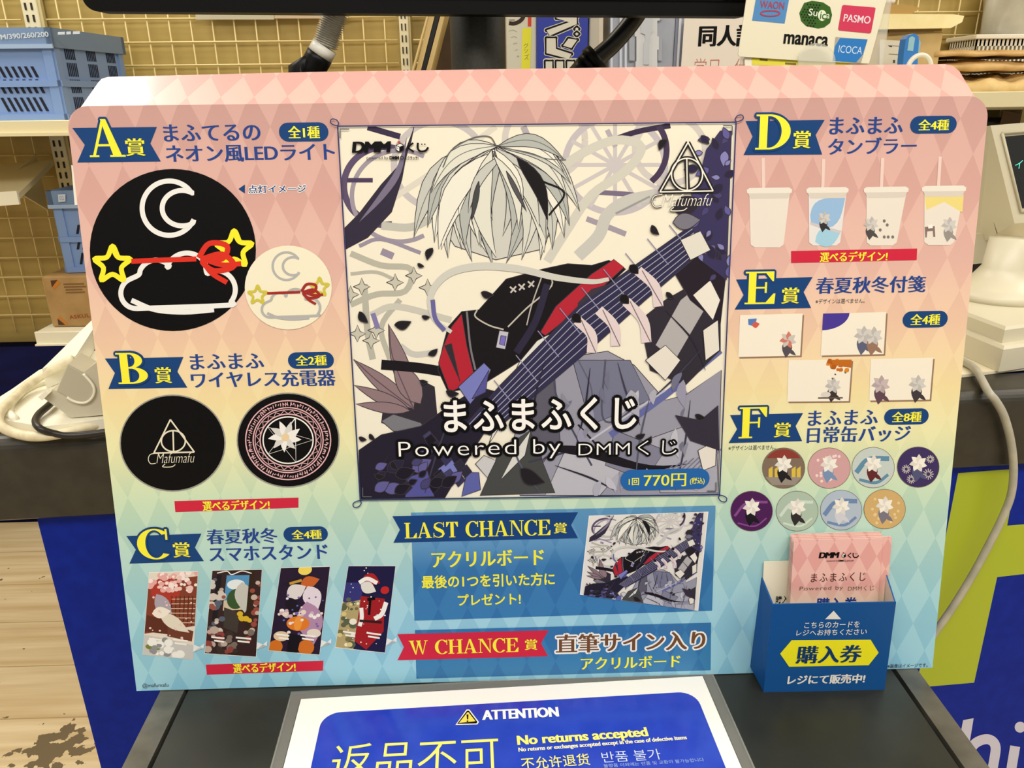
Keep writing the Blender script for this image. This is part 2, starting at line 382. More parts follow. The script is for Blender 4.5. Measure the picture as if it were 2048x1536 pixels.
b = MB(); b.box((0, 0, -0.03), (7, 6, 0.06), floor_mat()); structure(b.build('floor'))
wall_m = noise_mat('tan_wood_board_wall', (166, 142, 74), (188, 163, 90), 2.5, 0.55, (0.6, 1, 12), 0.04, lo=.3, hi=.7)
b = MB(); b.box((0, WALL_Y + 0.05, 1.3), (7, 0.10, 2.6), wall_m); structure(b.build('wall_back'))
b = MB(); b.box((0, 0, 2.63), (7, 6, 0.06), mat((232, 228, 216), 0.8)); structure(b.build('ceiling'))

# wire grid panels hung in front of the wall
WIRE = mat((236, 214, 150), 0.35, 0.0, spec=0.6, name='cream_wire')
def grid_panel(x0, x1, z0, z1, xph, zph, label, y=WALL_Y - 0.014):
    t = thing('wire_grid_panel', label, 'wire panel', loc=((x0+x1)/2, y, z0), group='wire grid panels on the wall')
    v = MB(); x = xph + math.ceil((x0 - xph)/0.05)*0.05
    while x <= x1: v.tube([(x, y, z0), (x, y, z1)], 0.0019, WIRE, 6, False); x += 0.05
    v.build('upright_wires', t)
    h = MB(); z = zph + math.ceil((z0 - zph)/0.05)*0.05
    while z <= z1: h.tube([(x0, y - 0.0034, z), (x1, y - 0.0034, z)], 0.0019, WIRE, 6, False); z += 0.05
    h.build('cross_wires', t); return t
WY = WALL_Y - 0.014
xr1a, xr1b = onY(40, 5, WY)[0], onY(84, 5, WY)[0]
xr2a, xr2b = onY(796, 60, WY)[0], onY(822, 60, WY)[0]
zph = onY(500, 83, WY)[2]
grid_panel(-1.9, xr1a - .004, 0.55, 1.75, onY(8, 20, WY)[0], zph, 'cream wire grid panel at the far left, left of the left slotted rail')
grid_panel(xr1b + .004, xr2a - .002, 0.55, 1.75, onY(250, 42, WY)[0], zph, 'cream wire grid panel on the tan wall between the two slotted rails')
grid_panel(xr2b + .004, 1.9, 0.55, 1.75, onY(1918, 20, WY)[0], zph, 'cream wire grid panel on the right, behind the paper parcels')
def slot_rail(xa, xb, z0, z1, label):
    t = thing('slotted_wall_rail', label, 'shelf rail', loc=((xa+xb)/2, WY, z0), group='slotted shelf rails on the wall')
    w = xb - xa; m = mat((232, 222, 184), 0.4, name='cream_enamel'); y0 = WY - 0.012
    r = MB(); r.box(((xa+xb)/2, WY - 0.004, (z0+z1)/2), (w*.72, 0.016, z1-z0), m, bevel=.0015, seg=1); r.build('channel', t)
    f = MB(); f.box((xb - w*.1, WY - 0.002, (z0+z1)/2), (w*.2, 0.012, z1-z0), mat((206, 190, 136), 0.45)); f.build('side_flange', t)
    s = MB(); z = z0 + .02
    while z < z1 - .02:
        for fx in (.34, .62): s.box((xa + w*fx, y0 - .0006, z), (w*.085, 0.0022, 0.0145), mat((44, 36, 18), 0.8))
        z += 0.025
    s.build('slots', t)
slot_rail(xr1a, xr1b, 0.78, 1.78, 'left slotted cream rail on the wall above the blue crate')
slot_rail(xr2a, xr2b, 0.78, 1.78, 'slotted cream rail on the wall left of the three leaning boards')

# ------------------------------------------------------------------ counter
DARK = noise_mat('dark_grey_laminate', (42, 39, 32), (52, 49, 40), 60, 0.42, bump=0.03)
def counter():
    t = thing('counter', 'long dark grey counter with a royal blue front panel behind the display board', 'counter', loc=(0, .2, 0))
    ex = FRONT.ex; back = np.array([-ex[1], ex[0], 0])
    def P(x, d, z): return FRONT.o*[1, 1, 0] + ex*x + back*d + [0, 0, z]
    zb = ZT + 0.054
    s = MB(); prof = [(0.006, zb), (0.0, zb + .004), (0.0, ZC - .012)]
    for k in range(1, 7): a = PI/2*k/6; prof.append((0.012 - 0.012*math.cos(a), ZC - 0.012 + 0.012*math.sin(a)))
    prof += [(0.050, ZC), (0.050, zb)]
    s.prism([P(-1.6, d, z) for d, z in prof], ex*3.2, DARK); s.build('front_edge', t, 'dark grey front edge of the counter')
    xk = -.33; yl = onZ(60, 691, ZC)[1]
    nv = MB(); nv.prism([P(-1.6, .0503, zb + .02), P(1.6, .0503, zb + .02), (1.6, .66, zb + .02), (xk, .66, zb + .02), (xk, yl, zb + .02), (-1.6, yl, zb + .02)], (0, 0, ZC - zb - .021), noise_mat('navy_worktop', (4, 6, 34), (7, 9, 46), 30, .85, bump=.0, spec=.03))
    nv.build('work_surface', t, 'dark navy work surface')
    bl = noise_mat('royal_blue_sheet', (6, 34, 140), (10, 40, 152), 90, 0.5, bump=0.02, spec=.12)
    xl = FRONT.uv(66, 1060)[0]; f = MB()
    f.prism([P(xl, .010, 0.0), P(1.6, .010, 0.0), P(1.6, .010, zb), P(xl, .010, zb)], back*0.018, bl)
    f.build('front_panel', t, 'royal blue front panel')
    k = MB(); k.prism([P(xl, .028, 0), P(xl, .45, 0), P(xl, .45, zb), P(xl, .028, zb)], ex*0.02, mat((28, 32, 84), 0.6)); k.build('end_panel', t)
    fr = Frame(FRONT.o + back*0.010, FRONT.ex, FRONT.ey)
    g = Print(fr, 2); lime = mat((168, 184, 40), 0.4, name='lime_print')
    g.px([(1916, 946), (2036, 937), (2014, 1051), (2090, 1045), (2090, 1143), (1994, 1154), (1948, 1365), (1832, 1375)], lime)
    g.build('logo_block', t, 'lime green block lettering on the blue panel')
    w = Print(fr, 2); wm = mat((205, 205, 226), 0.4, name='white_print')
    w.px([(1926, 1440), (1947, 1436), (1920, 1600), (1895, 1600)], wm)
    w.line([(1935, 1505), (1952, 1485), (1975, 1478), (1990, 1490), (1988, 1520), (1972, 1600)], 20, wm, True)
    w.line([(2030, 1492), (2012, 1600)], 20, wm)
    w.px([(2040 + 11*math.cos(i*PI/8), 1454 + 11*math.sin(i*PI/8)) for i in range(16)], wm)
    w.build('logo_lettering', t, 'pale lilac letters h and i')
counter()

STEEL = noise_mat('worn_grey_edge_strip', (66, 65, 58), (100, 98, 88), 30, 0.30, bump=0.03, spec=.6)
MATTOP = noise_mat('dark_ledge_top', (33, 35, 31), (45, 47, 41), 14, 0.36, bump=0.012, spec=.4)
def ledge():
    t = thing('bagging_ledge', 'narrow dark ledge with grey edge strips carrying the display board', 'ledge', loc=(0, -.1, ZT))
    y0, y1 = -0.36, 0.157; th = 0.022
    def slab(name, xa0, xa1, xb0, xb1, m, lab=None):   # x at y=0 (xa) and drift to the front (xb)
        b = MB(); b.prism([(xb0, y0, ZT - th), (xb1, y0, ZT - th), (xa1, y1, ZT - th), (xa0, y1, ZT - th)], (0, 0, th), m)
        return b.build(name, t, lab)
    slab('top_plate', -.2570, .2610, -.2440, .2560, MATTOP)
    slab('edge_strip', -.2790, -.2600, -.2600, -.2475, STEEL, 'grey edge strip left of the groove')
    slab('edge_strip', .2648, .2805, .2592, .2745, STEEL, 'grey edge strip right of the groove')
    b = MB(); b.box((0, (y0+y1)/2, ZT - th - .008), (.50, y1-y0, .016), mat((20, 20, 18), .8)); b.build('under_tray', t)
ledge()

# ------------------------------------------------------------------ wall shelves, crates and cartons at the left
CREAM = mat((226, 214, 172), 0.4, name='cream_enamel')
IVORY = mat((238, 232, 206), 0.4, name='ivory_enamel')
def shelf(name, pts, z, th, label, m=CREAM, lip=0.0, bracket=None):
    c = np.mean([p[:2] for p in pts], 0); t = thing('wall_shelf', label, 'shelf', loc=(c[0], c[1], z - th))
    b = MB(); b.prism([(p[0], p[1], z - th) for p in pts], (0, 0, th), m); b.build('shelf_board', t)
    if lip:
        ymin = min(p[1] for p in pts); xs = [p[0] for p in pts if abs(p[1]-ymin) < .02]
        l = MB(); l.box(((min(xs)+max(xs))/2, ymin - .004, z - lip/2 + .002), (max(xs)-min(xs), .008, lip), m, bevel=.001, seg=1)
        l.box(((min(xs)+max(xs))/2, ymin - .009, z - lip + .006), (max(xs)-min(xs), .012, .006), m); l.build('front_lip', t)
    if bracket:
        for x, d, h in bracket:
            bm = MB(); bm.prism([(x, WALL_Y - .02, z - th), (x, WALL_Y - .02 - d, z - th), (x, WALL_Y - .02 - d, z - th - .018), (x, WALL_Y - .02, z - th - h)], (.004, 0, 0), m); bm.build('bracket', t)
    return t
zs1 = onY(60, 243, 1.20)[2]
xs1 = onY(160, 238, 1.20)[0]
shelf('upper', [(-1.75, 1.20), (-.80, 1.20), (-.80, WALL_Y - .02), (-1.75, WALL_Y - .02)], zs1, 0.026, 'cream shelf on the wall under the big blue crate', CREAM, .03, [(-.86, .3, .09), (-1.5, .3, .09)])
pts = [onY(-90, 334, 1.52), onY(106, 320, 1.52), onY(37, 387, 1.24), onY(-90, 396, 1.24)]
t = thing('sloping_tray', 'cream sloping shelf tray at the left edge, below the shelf with the big blue crate', 'shelf', loc=pts[2])
b = MB(); b.prism([q - [0, 0, .012] for q in pts][::-1], (0, 0, .012), CREAM); b.build('tray_board', t)
l = MB(); l.hull8([q + np.array([0, dy, dz]) for q in (pts[3], pts[2]) for dy, dz in ((-.006, -.022), (0.0, -.022), (0.0, .006), (-.006, .006))], IVORY); l.build('front_lip', t)
bk = MB(); bk.prism([(pts[1][0] - .05, 1.535, pts[1][2] + .01), (pts[1][0] - .05, 1.535, pts[1][2] - .12), (pts[1][0] - .05, 1.40, pts[1][2] - .05), (pts[1][0] - .05, 1.40, pts[1][2] - .03)], (.004, 0, 0), CREAM); bk.build('bracket', t)
zs3 = onY(80, 664, 1.25)[2]; x3 = onY(72, 664, 1.25)[0]
shelf('lower', [(x3, 1.25), (-.55, 1.25), (-.55, WALL_Y - .02), (x3 - .004, WALL_Y - .02)], zs3, 0.020, 'ivory shelf under the brown carton at the left', IVORY, .034, [(x3 + .3, .2, .08)])

CRATE = mat((126, 156, 206), 0.42, bump=.02, name='blue_crate_plastic')
CRLID = mat((118, 144, 180), 0.42, name='grey_blue_crate_rim')
HOLE = mat((22, 24, 40), 0.9, name='dark_opening')
def crate(c, ex, ey, sx, sy, sz, label, letter=None, tag=None, group=None):
    """Folding crate: c = bottom corner nearest the camera, ex along the long front, ey along the short side."""
    ex = np.asarray(ex, float)/np.linalg.norm(ex); ey = np.asarray(ey, float)/np.linalg.norm(ey); c = np.asarray(c, float); up = np.array([0, 0, 1.])
    t = thing('folding_crate', label, 'crate', loc=c, group=group)
    P = lambda a, b_, h: c + ex*a + ey*b_ + up*h
    th = .006; hz = sz - .036
    def wall(name, o, d, L, nrm, slots, lab=None):
        w = MB(); w.prism([o, o + d*L, o + d*L + up*hz, o + up*hz], nrm*th, CRATE)
        for a0 in (0, L - .018): w.prism([o + d*a0 - nrm*.004, o + d*(a0+.018) - nrm*.004, o + d*(a0+.018) - nrm*.004 + up*hz, o + d*a0 - nrm*.004 + up*hz], nrm*.006, CRATE)
        for h0 in (0.0, hz*.47): w.prism([o - nrm*.006 + up*h0, o + d*L - nrm*.006 + up*h0, o + d*L - nrm*.006 + up*(h0+.012), o - nrm*.006 + up*(h0+.012)], nrm*.008, CRATE)
        wo = w.build(name, t, lab)
        rows = {}
        for (a, h, sl, wd, sk) in slots:
            s = rows.setdefault((round(h, 3), int(a/.105) if sl != .026 or wd > .004 else int(a/(L*.30) + .6)), MB())
            q = [o + d*a + up*h - nrm*.0012, o + d*(a+wd) + up*h - nrm*.0012, o + d*(a+wd+sk) + up*(h+sl) - nrm*.0012, o + d*(a+sk) + up*(h+sl) - nrm*.0012]
            s.prism(q, nrm*.0006, HOLE)
        for s in rows.values(): s.build('opening_row', wo)
        return wo
    S = []
    for h, n in ((.018, 7), (.052, 7)):
        for k in range(n): S.append((.030 + k*.0125, h, .026, .0055, .009))
    for k in range(7): S.append((.036 + k*.0125, hz*.47 + .018, .020, .0055, .007))
    for k in range(2): S.append((sx*.42 + .012*k, .025 + .02*k, .013, .010, 0))
    for k in range(7): S.append((sx*.56 + k*.0125, .02, .026, .0055, -.009)); S.append((sx*.56 + k*.0125, .055, .026, .0055, -.009))
    wf = wall('front_wall', P(0, 0, 0), ex, sx, ey, S)
    g = MB(); hx = sx*.42; R = .012                        # grip opening with a raised rim
    pts = [P(hx + a, -.003, hz*.70 + z) for a, z in ((0, 0), (.11, 0), (.118, .012), (.118, .034), (0, .034), (-.004, .02))]
    g.prism(pts, ey*.0025, mat((84, 100, 116), .6)); g.tube(pts + [pts[0]], .0022, CRATE, 6, False); g.build('grip', wf)
    S = []
    for h in (.018, .052, hz*.47+.02, hz*.47 + .052):
        for g_ in range(3):
            for k in range(6): S.append((sy*(.12 + .30*g_) + k*.0062, h, .026, .0026, 0))
    wall('side_wall', P(0, sy, 0), -ey, sy, ex, S)
    wall('back_wall', P(sx, sy, 0), -ex, sx, -ey, [])
    wall('side_wall', P(sx, 0, 0), ey, sy, -ex, [])
    f = MB(); f.prism([P(0, 0, 0), P(sx, 0, 0), P(sx, sy, 0), P(0, sy, 0)], up*.006, CRATE); f.build('crate_floor', t)
    r = MB(); o = .008
    for a, b_, L, d, n_ in ((-o, -o, sx + 2*o, ex, ey), (-o, sy + o - .012, sx + 2*o, ex, ey)):
        r.prism([P(a, b_, hz), P(a, b_, hz) + d*L, P(a, b_, sz) + d*L, P(a, b_, sz)], n_*.012, CRLID)
    for a in (-o, sx + o - .012):
        r.prism([P(a, -o, hz), P(a, sy + o, hz), P(a, sy + o, sz), P(a, -o, sz)], ex*.012, CRLID)
    r.prism([P(-o, -o - .003, hz - .002), P(sx + o, -o - .003, hz - .002), P(sx + o, -o - .003, hz + .006), P(-o, -o - .003, hz + .006)], ey*.004, mat((160, 184, 214), .4))
    ro = r.build('rim', t, 'greyish blue rim')
    return t, P, ro, hz
pc = np.array([onY(132, 236, 1.235)[0], 1.235, zs1 + .001]); far = onY(240, 150, 1.475)
eyc = np.array([far[0] - pc[0], far[1] - pc[1], 0]); exc = np.array([-1.0, -0.03, 0])
t, P, ro, hz = crate(pc, exc, eyc, .39, .26, onY(120, 56, 1.235)[2] - zs1, 'large blue folding crate on the upper cream shelf at the top left', group='blue folding crates')
fr = Frame(P(.39, -.0085, 0), -exc, (0, 0, 1)); w = Print(fr, 5); pale = mat((204, 214, 222), .5, name='pale_lettering')
w.text_on('M/390/260/200', (3, 79), (98, 73), 10, pale, .02); w.build('size_lettering', ro, 'pale lettering M/390/260/200')
w = Print(fr, 5)
for k, (a, c_) in enumerate(((116, 130), (133, 142), (146, 160))): w.px([(a, 64 - k*.6), (c_, 63.5 - k*.6), (c_, 69 - k*.6), (a, 69.5 - k*.6)], pale)
w.build('small_lettering', ro)
# carton, with the small crate on top
BROWN = noise_mat('brown_cardboard', (164, 128, 76), (182, 146, 92), 20, 0.75, bump=.04)
yb = 1.285; z0 = zs3 + .001
A = onY(107, 662, yb); xl = A[0]; zt_ = onY(88, 553, yb)[2]
t = thing('cardboard_carton', 'brown cardboard carton on the ivory shelf, small blue crate on top', 'carton', loc=(xl + .12, yb, z0))
b = MB(); b.box((xl + .15, yb + .10, (z0 + zt_)/2), (.30, .20, zt_ - z0), BROWN, bevel=.004); bo = b.build('box_body', t)
fr = Frame((xl, yb - .0002, z0), (1, 0, 0), (0, 0, 1)); w = Print(fr, 2); br = mat((74, 46, 20), .7, name='brown_print'); og = mat((196, 120, 30), .7, name='orange_print')
w.text_on('ASKUL', (140, 638), (180, 634), 7, mat((150, 74, 20), .7), .03, space=1.15)
w.px([(101, 561), (115, 560), (104, 575)], br); w.px([(115, 560), (121, 566), (108, 580), (104, 575)], og)
w.px([(116, 636), (120, 632), (136, 648), (131, 650)], og); w.px([(115, 637), (131, 650), (117, 650)], br); w.build('carton_print', bo)
w = Print(fr, 2)
for k, (a, c_) in enumerate(((127, 168), (128, 172), (131, 165), (132, 170))): w.px([(a, 567 + k*5.6), (c_, 566 + k*5.6), (c_, 569 + k*5.6), (a, 570 + k*5.6)], mat((128, 92, 48), .7))
w.build('small_print', bo)
w = MB(); w.box((xl + .15, yb + .10, zt_ + .0006), (.30, .045, .0006), mat((176, 150, 100), .35)); w.build('packing_tape', bo)
yk = 1.32; k0 = onY(137, 548, yk); kz = zt_ + .0015
t, P, ro, hz = crate((k0[0], yk, kz), (1, .02, 0), (-.02, 1, 0), .30, .20, onY(110, 381, yk)[2] - kz, 'small blue folding crate standing on the brown carton at the left', group='blue folding crates')
fr = Frame(P(-.01, -.0125, 0), (1, .02, 0), (0, 0, 1)); w = Print(fr, 5); w.px([(116, 389), (131, 388), (131, 403), (117, 404)], mat((206, 214, 222), .5)); w.up(); w.text('02', (119, 392, 128, 400), mat((150, 170, 196), .5), .02)
w.build('number_label', ro, 'pale square label 02')
# low navy cabinet under the shelves
NV = noise_mat('navy_cloth', (5, 7, 36), (8, 10, 46), 40, .8, bump=.05, spec=.05)
zn = onY(100, 694, 1.50)[2]
t = thing('low_cabinet', 'low navy cabinet against the wall beneath the ivory shelf', 'cabinet', loc=(-1.1, 1.53, 0))
b = MB(); b.box((-.55, 1.530, zn/2), (2.6, .05, zn), NV, bevel=.004); b.build('carcass', t)
d = MB()
for k in range(3): d.box((-1.35 + .84*k, 1.501, zn/2 - .01), (.80, .008, zn - .1), NV, bevel=.002, seg=1)
d.build('doors', t)

# ------------------------------------------------------------------ white terminal tray, adapter and cables at the left
WHITE_P = mat((250, 246, 226), .38, name='warm_white_plastic')
GREY_P = mat((205, 198, 176), .42, name='warm_grey_plastic')
zt0 = ZC + .0005
t = thing('charging_tray', 'off-white plastic tray with a raised back block on the counter at the left', 'tray', loc=(-.42, .25, zt0))
b = MB(); zr = zt0 + .012
base = [onZ(x, y, zr) for x, y in ((-30, 812), (24, 778), (78, 740), (150, 712), (230, 690), (260, 830), (150, 846), (85, 853), (22, 842), (-30, 836))]
b.prism([p - [0, 0, .012] for p in base][::-1], (0, 0, .012), WHITE_P); bo = b.build('tray_base', t)
rim = MB(); rim.tube([onZ(x, y, zr + .001) for x, y in ((30, 838), (18, 822), (34, 795), (64, 775), (96, 764), (150, 742))], .0035, WHITE_P, 10); rim.build('raised_rim', bo)
b = MB(); zk = zt0 + .032
top = [onZ(x, y, zk) for x, y in ((84, 738), (187, 637), (240, 590), (260, 612), (188, 655), (152, 711))]
b.prism([p - [0, 0, .0195] for p in top][::-1], (0, 0, .0195), WHITE_P); b.build('back_block', t)
# power adapter with a thumb notch
ya = .168
t = thing('power_adapter', 'grey-white power adapter with a rounded thumb notch, leaning on the white tray', 'adapter', loc=(-.36, ya, zr))
fa = Frame((-.36, ya, zr), (1, .12, 0), (0, 0, 1))
pts = [(88, 797), (104, 779), (113, 782), (136, 728), (168, 745), (172, 741), (197, 722), (250, 718), (250, 826), (146, 848)]
pv = [fa.uv(*p) for p in pts]; pv = [(u, max(v, .0006)) for u, v in pv]
b = MB(); b.prism([fa.at(*p) for p in pv][::-1], -fa.n*.030, GREY_P); bo = b.build('adapter_body', t)
w = MB(); w.prism([fa.at(*fa.uv(*p), .0015) for p in [(138, 730), (167, 746), (186, 768), (190, 784), (182, 797), (168, 803), (150, 800), (136, 792), (116, 780)]][::-1], -fa.n*.0012, mat((192, 186, 164), .45)); w.build('thumb_notch', bo)
w = MB(); w.tube([fa.at(*fa.uv(*p), .002) for p in [(168, 746), (187, 768), (190, 784), (182, 798), (168, 804), (150, 801), (136, 793)]], .0011, WHITE_P, 8); w.build('notch_rim', bo)
w = MB(); w.hull8([fa.at(*fa.uv(*p), h) for h in (.006, -.004) for p in [(82, 789), (97, 777), (104, 782), (90, 796)]], WHITE_P); w.build('clip_tab', bo)
def cable(name, label, pts, r, m, cat='cable', group=None):
    b = MB(); b.tube(pts, r, m, 12); o = b.build(name, None); o['label'] = label; o['category'] = cat
    if group: o['group'] = group
    return o
CBW = noise_mat('grubby_white_cable', (216, 204, 170), (236, 226, 192), 120, .45, bump=.01)
cable('power_cable', 'thick off-white cable looped around the white tray on the counter', [onZ(x, y, z + zr) for x, y, z in ((148, 718, .024), (112, 735, .018), (64, 764, .0095), (24, 800, .0065), (-2, 828, .006), (2, 852, .0), (30, 866, -.0055), (70, 873, -.006), (120, 868, -.006), (175, 855, -.006), (230, 840, -.006))], .0042, CBW)
cable('thin_black_cable', 'thin black cable curving out from under the grey-white power adapter', [onZ(x, y, z + zr) for x, y, z in ((108, 800, .006), (96, 812, .006), (78, 828, .005), (71, 843, .004), (80, 857, .002), (108, 867, -.004), (150, 871, -.008), (230, 862, -.008))], .0030, mat((34, 30, 26), .4, name='black_rubber'))

# ------------------------------------------------------------------ the display board
LIGHT = [(0.0, (150, 206, 228)), (.14, (164, 213, 224)), (.26, (184, 218, 208)), (.36, (204, 226, 192)), (.45, (234, 232, 180)), (.53, (240, 223, 168)), (.63, (239, 208, 174)), (.74, (230, 190, 175)), (.86, (222, 178, 167)), (1.0, (211, 168, 160))]  # printed pastel gradient; shade on the top strip painted into the last stops
DEEP = [(0.0, (132, 192, 220)), (.14, (146, 200, 216)), (.26, (166, 206, 200)), (.36, (190, 217, 186)), (.45, (230, 228, 176)), (.53, (238, 219, 163)), (.63, (232, 197, 167)), (.74, (222, 178, 165)), (.86, (211, 164, 155)), (1.0, (197, 153, 146))]  # darker diamonds, with the same painted shade towards the top
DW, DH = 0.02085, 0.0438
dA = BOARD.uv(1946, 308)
PANEL = diamond_mat('harlequin_printed_card_top_shade', LIGHT, DEEP, 0.0, 0.40, DW, DH, dA[0], dA[1])
FA = math.radians(56); fk = math.cos(FA - LEAN)
FLAPF = Frame(BOARD.at(0, .40), (1, 0, 0), (0, math.sin(FA), math.cos(FA)))
LF = [(0.0, (228, 182, 172)), (1.0, (228, 182, 172))]; DF = [(0.0, (212, 163, 156)), (1.0, (212, 163, 156))]
FLAPM = diamond_mat('harlequin_printed_flap', LF, DF, 0.0, 1.0, DW, DH*fk, dA[0], .40 - fk*(.40 - dA[1]), rough=.34, coat=.6)
board = thing('display_board', 'large pastel pink to blue lottery prize display board standing on the ledge', 'display board', BOARD)
def rounded(u0, v0, u1, v1, r, n=8, corners=(1, 1, 1, 1)):
    out = []
    for (cu, cv, a0), on in zip(((u0+r, v0+r, PI), (u1-r, v0+r, 1.5*PI), (u1-r, v1-r, 0), (u0+r, v1-r, .5*PI)), corners):
        if on: out += [(cu + r*math.cos(a0 + k*PI/2/n), cv + r*math.sin(a0 + k*PI/2/n)) for k in range(n+1)]
        else: out.append((cu + r*math.cos(a0 + PI/4)*2**.5, cv + r*math.sin(a0 + PI/4)*2**.5))
    return out
b = MB(); pts = [BOARD.at(u, v) for u, v in rounded(-.29, .0007, .29, .4008, .0135, 8, (0, 0, 1, 1))]
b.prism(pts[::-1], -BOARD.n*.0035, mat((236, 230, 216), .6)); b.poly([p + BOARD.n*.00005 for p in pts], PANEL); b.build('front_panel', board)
b = MB(); P2 = [FLAPF.uv(*p) for p in ((163, 212), (196, 166), (203, 158), (216, 154), (620, 144), (1024, 138), (1450, 132), (1890, 128.5), (1906, 132), (1919, 143), (1950, 195))]
P2[0] = (P2[0][0], 0); P2[-1] = (P2[-1][0], 0)
pts = [FLAPF.at(u, v) for u, v in P2][::-1]
b.prism(pts[::-1], -FLAPF.n*.0025, mat((236, 230, 216), .6)); b.poly([p + FLAPF.n*.00005 for p in pts], FLAPM); b.build('header_flap', board, 'glossy folded back top flap with pink diamonds')
b = MB()
for sx in (-.14, .14):
    b.hull8([BOARD.at(sx, v, h) + d for d in (np.zeros(3), np.array([.003, 0, 0])) for v, h in ((.27, -.0036), (.004, -.0036), (.014, -.075), (.03, -.075))], mat((228, 222, 206), .7))
b.build('back_stay', board)
b = MB(); b.prism([BOARD.at(*BOARD.uv(*p), -.002) for p in ((139, 330), (150, 330), (156, 409), (146, 410))], -BOARD.n*.002, mat((240, 236, 224), .6)); b.build('side_tab', board, 'white card tab at the left edge')

def part_print(name, parent, fn, layer=1, label=None, frame=BOARD, step=.000006):
    p = Print(frame, layer, step); fn(p); return p.build(name, parent, label)
def banner(letter, poly, lb, kb):
    def f(p):
        p.px(poly, NAVY); p.up(); p.roman(letter, lb, YELLOW, NAVY, .0014)
    o = part_print('prize_banner', board, f, 2, 'navy ribbon banner with yellow letter ' + letter)
    part_print('prize_lettering', o, lambda p: p.text('賞', kb, YELLOW, 0, .03), 5)
banner('A', [(145, 256), (314, 254), (301, 287), (322, 323), (155, 325), (170, 290)], (176, 238, 248, 314), (252, 277, 290, 312))
banner('B', [(210, 717), (367, 714), (355, 743), (375, 775), (217, 778), (230, 746)], (235, 705, 297, 767), (311, 734, 343, 766))
banner('C', [(253, 1072), (403, 1067), (390, 1095), (408, 1122), (259, 1127), (272, 1099)], (275, 1058, 339, 1117), (347, 1084, 380, 1114))
banner('D', [(1491, 242), (1649, 240), (1631, 270), (1644, 309), (1487, 310), (1505, 273)], (1511, 229, 1582, 299), (1586, 262, 1620, 297))
banner('E', [(1472, 559), (1625, 554), (1607, 584), (1622, 616), (1469, 619), (1487, 590)], (1490, 543, 1551, 608), (1563, 575, 1597, 607))
banner('F', [(1460, 830), (1606, 826), (1591, 852), (1604, 882), (1457, 886), (1474, 858)], (1478, 814, 1534, 876), (1548, 845, 1580, 874))
def heading(*rows):
    def f(p):
        for body, bx in rows: p.text(body, bx, HEAD, 0, .034)
    part_print('prize_heading', board, f, 2)
heading(('まふてるの', (328, 248, 520, 282)), ('ネオン風LEDライト', (332, 289, 669, 323)))
heading(('まふまふ', (381, 707, 527, 738)), ('ワイヤレス充電器', (383, 741, 670, 774)))
heading(('春夏秋冬', (414, 1057, 554, 1087)), ('スマホスタンド', (419, 1090, 655, 1120)))
heading(('まふまふ', (1660, 234, 1805, 268)), ('タンブラー', (1657, 275, 1832, 308)))
heading(('春夏秋冬付箋', (1633, 553, 1850, 586)))
heading(('まふまふ', (1617, 820, 1755, 850)), ('日常缶バッジ', (1615, 852, 1820, 884)))
def badge(body, pb, tb):
    o = part_print('variety_badge', board, lambda p: p.pill(pb, NAVY), 2, 'navy pill with yellow ' + body)
    part_print('badge_lettering', o, lambda p: p.text(body, tb, YELLOW, 0, .035), 3)
badge('全1種', (558, 245, 657, 283), (577, 252, 639, 277)); badge('全2種', (576, 704, 668, 737), (592, 710, 653, 731)); badge('全4種', (567, 1053, 656, 1083), (584, 1059, 643, 1078))
badge('全4種', (1820, 232, 1913, 267), (1837, 239, 1897, 261)); badge('全4種', (1805, 622, 1895, 655), (1821, 628, 1879, 650)); badge('全8種', (1768, 817, 1857, 849), (1784, 823, 1842, 844))
def choice(poly, tb):
    o = part_print('choice_ribbon', board, lambda p: p.px(poly, RED), 2, 'crimson strip with yellow lettering')
    part_print('ribbon_lettering', o, lambda p: p.text('選べるデザイン!', tb, YELLOW, 0, .035), 3)
choice([(349, 1002), (597, 995), (597, 1015), (351, 1024)], (406, 1000, 539, 1020))
choice([(412, 1329), (647, 1321), (646, 1341), (414, 1349)], (467, 1325, 591, 1344))
choice([(1582, 502), (1834, 497), (1833, 520), (1582, 526)], (1640, 503, 1774, 523))
def fine(body, tb, m=None, bold=0.0):
    part_print('fine_print', board, lambda p: p.text(body, tb, m or INKG, bold), 2)
fine('※デザインは選べません。', (1631, 597, 1729, 607)); fine('※デザインは選べません。', (1457, 890, 1551, 900))
fine('※画像はイメージです。', (1775, 1327, 1855, 1335), INKG, .008); fine('@mafumafu', (285, 1366, 337, 1376))
def f(p):
    p.px([(477, 378), (490, 369), (490, 387)], NAVY); p.text('点灯イメージ', (497, 370, 612, 386), WHITE, edge=.11); p.up(); p.text('点灯イメージ', (497, 370, 612, 386), HEAD, .0, .03)
part_print('picture_caption', board, f, 2)

